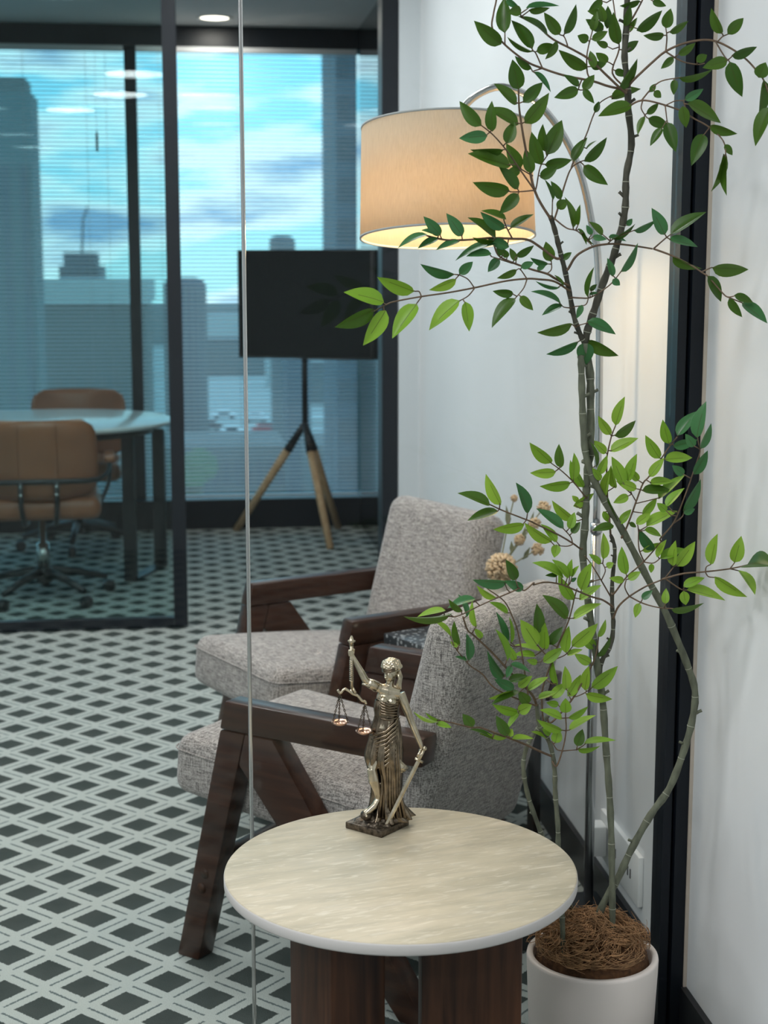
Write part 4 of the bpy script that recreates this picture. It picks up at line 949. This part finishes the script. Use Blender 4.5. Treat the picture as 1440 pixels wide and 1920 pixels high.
for tl, wd, dy, s in TW:
    ox, oy, sc = TILES[tl]; v = [float(k) for k in s.split()]
    pts = [(ox + v[i] / sc, oy + v[i + 1] / sc) for i in range(0, len(v), 2)]
    nd = near_node(*pts[0]); Y0 = nd[2]
    if math.hypot(nd[0] - pts[0][0], nd[1] - pts[0][1]) < 28: pts = [(nd[0], nd[1])] + pts if math.hypot(nd[0] - pts[0][0], nd[1] - pts[0][1]) > 2 else pts
    n = len(pts)
    wood('branch', wd * 1.05, max(2.0, wd * .62), [(x, y, min(2.60, max(2.16, Y0 + dy * i / (n - 1)))) for i, (x, y) in enumerate(pts)], 'twig')
# one leaf mesh of unit length and unit width, folded along the midrib; variants differ in curl
def leaf_mesh(curl, mat):
    rows = 9; V, Fc = [], []
    for j in range(rows + 1):
        s = j / rows; hw = .5 * (math.sin(math.pi * s ** .72) ** .82) if 0 < s < 1 else 0.0
        if s > .8: hw *= .80 + .2 * (1 - s) / .2
        y = s; zc = curl * (s * s - .3 * s)
        for u in (-1, -.55, 0, .55, 1):
            V.append((u * hw, y, zc + .24 * abs(u) * hw * (1 - .25 * abs(u)) ))
    for j in range(rows):
        for i in range(4):
            a = j * 5 + i; Fc.append((a, a + 1, a + 6, a + 5))
    me = bpy.data.meshes.new('leaf'); me.from_pydata(V, [], Fc); me.polygons.foreach_set('use_smooth', [True] * len(Fc))
    me.materials.append(MATS[mat]); me.update(); return me
LM = {(m, i): leaf_mesh(c, m) for m in ('leaf_deep', 'leaf_fresh', 'leaf_sheen') for i, c in enumerate((-.10, -.02, -.2))}
rnd = random.Random(21); seen = []; petioles = {}
for tl, s in LV.items():
    ox, oy, sc = TILES[tl]; v = [float(k) for k in s.split()]
    for i in range(0, len(v), 5):
        bx, by, tx, ty, wd = ox + v[i] / sc, oy + v[i + 1] / sc, ox + v[i + 2] / sc, oy + v[i + 3] / sc, v[i + 4] / sc
        if any(abs(a[0] - bx) + abs(a[1] - by) + abs(a[2] - tx) + abs(a[3] - ty) < 20 for a in seen): continue
        seen.append((bx, by, tx, ty))
        nd = near_node(bx, by); Y = nd[2] - .004; ow = nd[3]
        ln = math.hypot(tx - bx, ty - by)
        b = plant_pt(bx, by, Y)
        t_ = plant_pt(tx, ty, min(2.64, max(2.12, Y + rnd.uniform(-.35, .20) * ln / PX)))
        ax = t_ - b; L_ = ax.length; ax.normalize()
        view = (EYE - b).normalized(); zax = (view - ax * view.dot(ax)).normalized(); xax = ax.cross(zax)
        full = .43 * L_; app = wd / PX
        roll = math.acos(max(.08, min(1.0, app / full))) * rnd.choice((-1, 1)) if app < full else 0
        W_ = max(full, app); roll += rnd.uniform(-.12, .12)
        x2 = xax * math.cos(roll) + zax * math.sin(roll); z2 = x2.cross(ax)
        M = Matrix(((x2.x, ax.x, z2.x, 0), (x2.y, ax.y, z2.y, 0), (x2.z, ax.z, z2.z, 0), (0, 0, 0, 1)))
        sheen = (tl in '456' and rnd.random() < .55) or (tl in 'eb' and rnd.random() < .35) or (tl in '89' and bx > 1255 and by < 980) or rnd.random() < .06
        fresh = by > 720 or (tl == 'd') or (tl == '4' and bx < 900 and by > 500)
        mt_ = 'leaf_sheen' if sheen and not tl == 'd' else ('leaf_fresh' if fresh and rnd.random() < .86 else 'leaf_deep')
        o = bpy.data.objects.new('leaf', LM[(mt_, rnd.choice((0, 0, 1, 2)))]); COL.objects.link(o); o.parent = ow
        o.matrix_local = Matrix.Translation(b - pc) @ M @ Matrix.Diagonal((W_, L_, L_, 1))
        # petiole from the wood to the leaf, part of that piece of wood
        q0 = plant_pt(nd[0], nd[1], nd[2]) - pc; q1 = b - pc + ax * L_ * .08
        if (q1 - q0).length < .085:
            petioles.setdefault(ow, []).append(tube([q0, q0.lerp(q1, .55) + Vector((0, -.001, -.004 if (q1 - q0).length > .02 else 0)), q1], [.0011, .0010, .0008], 5))
for ow, parts in petioles.items():
    o = obj('petiole', merge(*parts), 'twig', ow)
    o['kind'] = 'stuff'

# ================================================================== the city outside the window
def block(px0, px1, ptop, Y, depth, mat, label, name='building', windows=None, roof=None, top=None):
    a = AY(px0, ptop, Y); b = AY(px1, ptop, Y); zt = a.z; z0 = -24.0
    t = thing(name, ((a.x + b.x) / 2, Y + depth / 2, z0), 0, label, 'building', 'city buildings outside the window'); hw = (b.x - a.x) / 2; h = zt - z0
    obj('wall', boxv(-hw, hw, -depth / 2, depth / 2, 0, h), mat, t, False)
    if roof:
        obj('parapet', boxv(-hw - .15, hw + .15, -depth / 2 - .15, depth / 2 + .15, h + .01, h + roof), 'city_roof', t, False)
    if windows:
        nx, nz, z1, fx, fz, wm = windows
        cw = 2 * hw / nx; chh = (h - z1) / nz; me = None
        for i in range(nx):
            for j in range(nz):
                p = (-hw + cw * (i + .5), -depth / 2 - .02, z1 + chh * (j + .45))
                if me is None:
                    o = obj('window', boxv(-cw * fx / 2, cw * fx / 2, -.05, .019, -chh * fz / 2, chh * fz / 2), wm, t, False, p); me = o.data
                else:
                    o = bpy.data.objects.new('window', me); COL.objects.link(o); o.parent = t; o.location = p
    return t
gd = struct(obj('ground_outside', boxv(-300, 300, WY + 4, 700, -24.6, -24.0), 'city_ground', smooth=False))
block(-120, 57, 170, 42, 2, 'city_teal', 'dark teal office tower at the left edge of the window', windows=(5, 1, 1.0, .35, .97, 'city_blue'))
block(-140, 46, 142, 52, 2, 'city_grey', 'grey crown rising behind the dark teal tower at the left edge')
block(78, 272, 572, 58, 12, 'city_grey', 'low grey block with a pale parapet behind the tan chairs', roof=.9, windows=(7, 1, 2.0, .42, .86, 'city_teal'))
cb = block(110, 184, 498, 150, 14, 'city_blue', 'stepped slate tower under construction with a crane on its roof', windows=(5, 5, 20, .5, .5, 'city_glass'))
zz = AY(120, 498, 150).z + 24
obj('rooftop_core', boxv(-1.6, 1.4, -4, 4, zz, zz + 1.25), 'city_blue', cb, False)
obj('crane_mast', tube([(.1, -3, zz + 1.2), (.3, -3, zz + 4.4), (.75, -3, zz + 5.6)], .12, 5), 'city_blue', cb)
obj('scaffold', boxv(-2.2, 2.3, -7.2, -7.1, zz - 3.2, zz - 1.6), 'city_grey', cb, False)
def round_tower(px0, px1, ptop, Y, label):
    a = AY(px0, ptop, Y); b = AY(px1, ptop, Y); r_ = (b.x - a.x) / 2
    t = thing('building', ((a.x + b.x) / 2, Y, -24), 0, label, 'building', 'city buildings outside the window'); h = a.z + 24
    obj('wall', lathe([(0, 0), (r_, 0), (r_, h - r_ * .35), (r_ * .85, h - r_ * .1), (r_ * .5, h), (0, h)], 20), 'city_blue', t)
    for k in range(9):
        an = R(200 + 18 * k); obj('fin', shift(boxv(-.12, .12, -.12, .12, 0, h - r_ * .4), (r_ * math.cos(an), r_ * math.sin(an), 0)), 'city_mid', t, False)
round_tower(306, 386, 520, 170, 'round domed slate tower on the skyline right of the sliding door post')
round_tower(505, 552, 442, 190, 'small domed slate tower on the skyline above the black screen')
block(628, 720, -80, 80, 8, 'city_blue', 'tall dark glass tower at the right end of the window', windows=(3, 14, 12, .7, .55, 'city_glass'))
block(262, 480, 572, 520, 20, 'city_mid', 'long low slate roofline on the far skyline')
block(330, 640, 592, 440, 14, 'city_pale', 'long pale block just below the skyline', windows=(16, 1, 14, .5, .4, 'city_mid'))
block(340, 520, 636, 370, 12, 'city_grey', 'grey block in the middle distance left of the screen stand', windows=(10, 3, 8, .5, .55, 'city_blue'))
block(500, 536, 668, 330, 8, 'city_pale', 'narrow cream building between two darker blocks under the screen')
block(538, 582, 655, 130, 6, 'city_blue', 'narrow dark building behind the screen pole')
block(584, 690, 680, 290, 8, 'city_grey', 'grey block with rows of windows right of the screen pole', windows=(6, 4, 6, .5, .5, 'city_blue'))
block(586, 690, 785, 250, 5, 'city_roof', 'low white building right of the screen pole')
block(250, 536, 838, 110, 9, 'city_grey', 'nearer grey roof below the parked cars', windows=(14, 3, 2, .55, .5, 'city_blue'))
block(584, 700, 838, 100, 9, 'city_grey', 'nearer grey roof right of the tripod', windows=(6, 3, 2, .55, .5, 'city_blue'))
def car(px, py, mat, label):
    p = AZ(px, py, -24.0); t = thing('car', p, R(random.uniform(-6, 6)), label, 'car', 'cars in the parking lot outside')
    obj('body', bev(prism([(-2.1, .3), (2.1, .3), (2.1, .85), (1.5, .95), (.9, 1.5), (-1.0, 1.5), (-1.6, .95), (-2.1, .85)], 1, -.9, .9), .08, 2), mat, t)
    for x in (-1.3, 1.3):
        for y in (-.85, .85): obj('wheel', xf(lathe([(0, -.1), (.32, -.1), (.32, .1), (0, .1)], 12), Matrix.Translation((x, y, .32)) @ Matrix.Rotation(R(90), 4, 'X')), 'car_dark', t)
    obj('window', boxv(-.9, .85, -.93, -.905, .98, 1.4), 'city_glass', t, False)
car(392, 806, 'car_dark', 'dark car in the parking lot just right of the sliding door post'); car(436, 818, 'car_white', 'white car in the parking lot left of the glass joint')
car(497, 812, 'car_red', 'red car in the parking lot left of the tripod'); car(480, 790, 'car_white', 'white car parked behind the red one'); car(420, 786, 'car_white', 'white car farther back in the parking lot, above the dark one')
def far_tree(px, py, Y, r_, label):
    p = AY(px, py, Y); t = thing('tree', (p.x, Y, -24), 0, label, 'tree', 'trees below the window'); h = p.z + 24; rn = random.Random(px)
    obj('trunk', tube([(0, 0, 0), (0, 0, h)], .15, 6), 'bark', t)
    obj('crown', merge(*[ellipsoid((rn.uniform(-r_, r_) * .6, rn.uniform(-r_, r_) * .6, h + rn.uniform(-.5, .4) * r_), r_ * .55, r_ * .55, r_ * .5, 8, 6) for _ in range(14)]), 'city_tree', t)
far_tree(362, 872, 24, .35, 'green treetop just right of the sliding door post low outside')
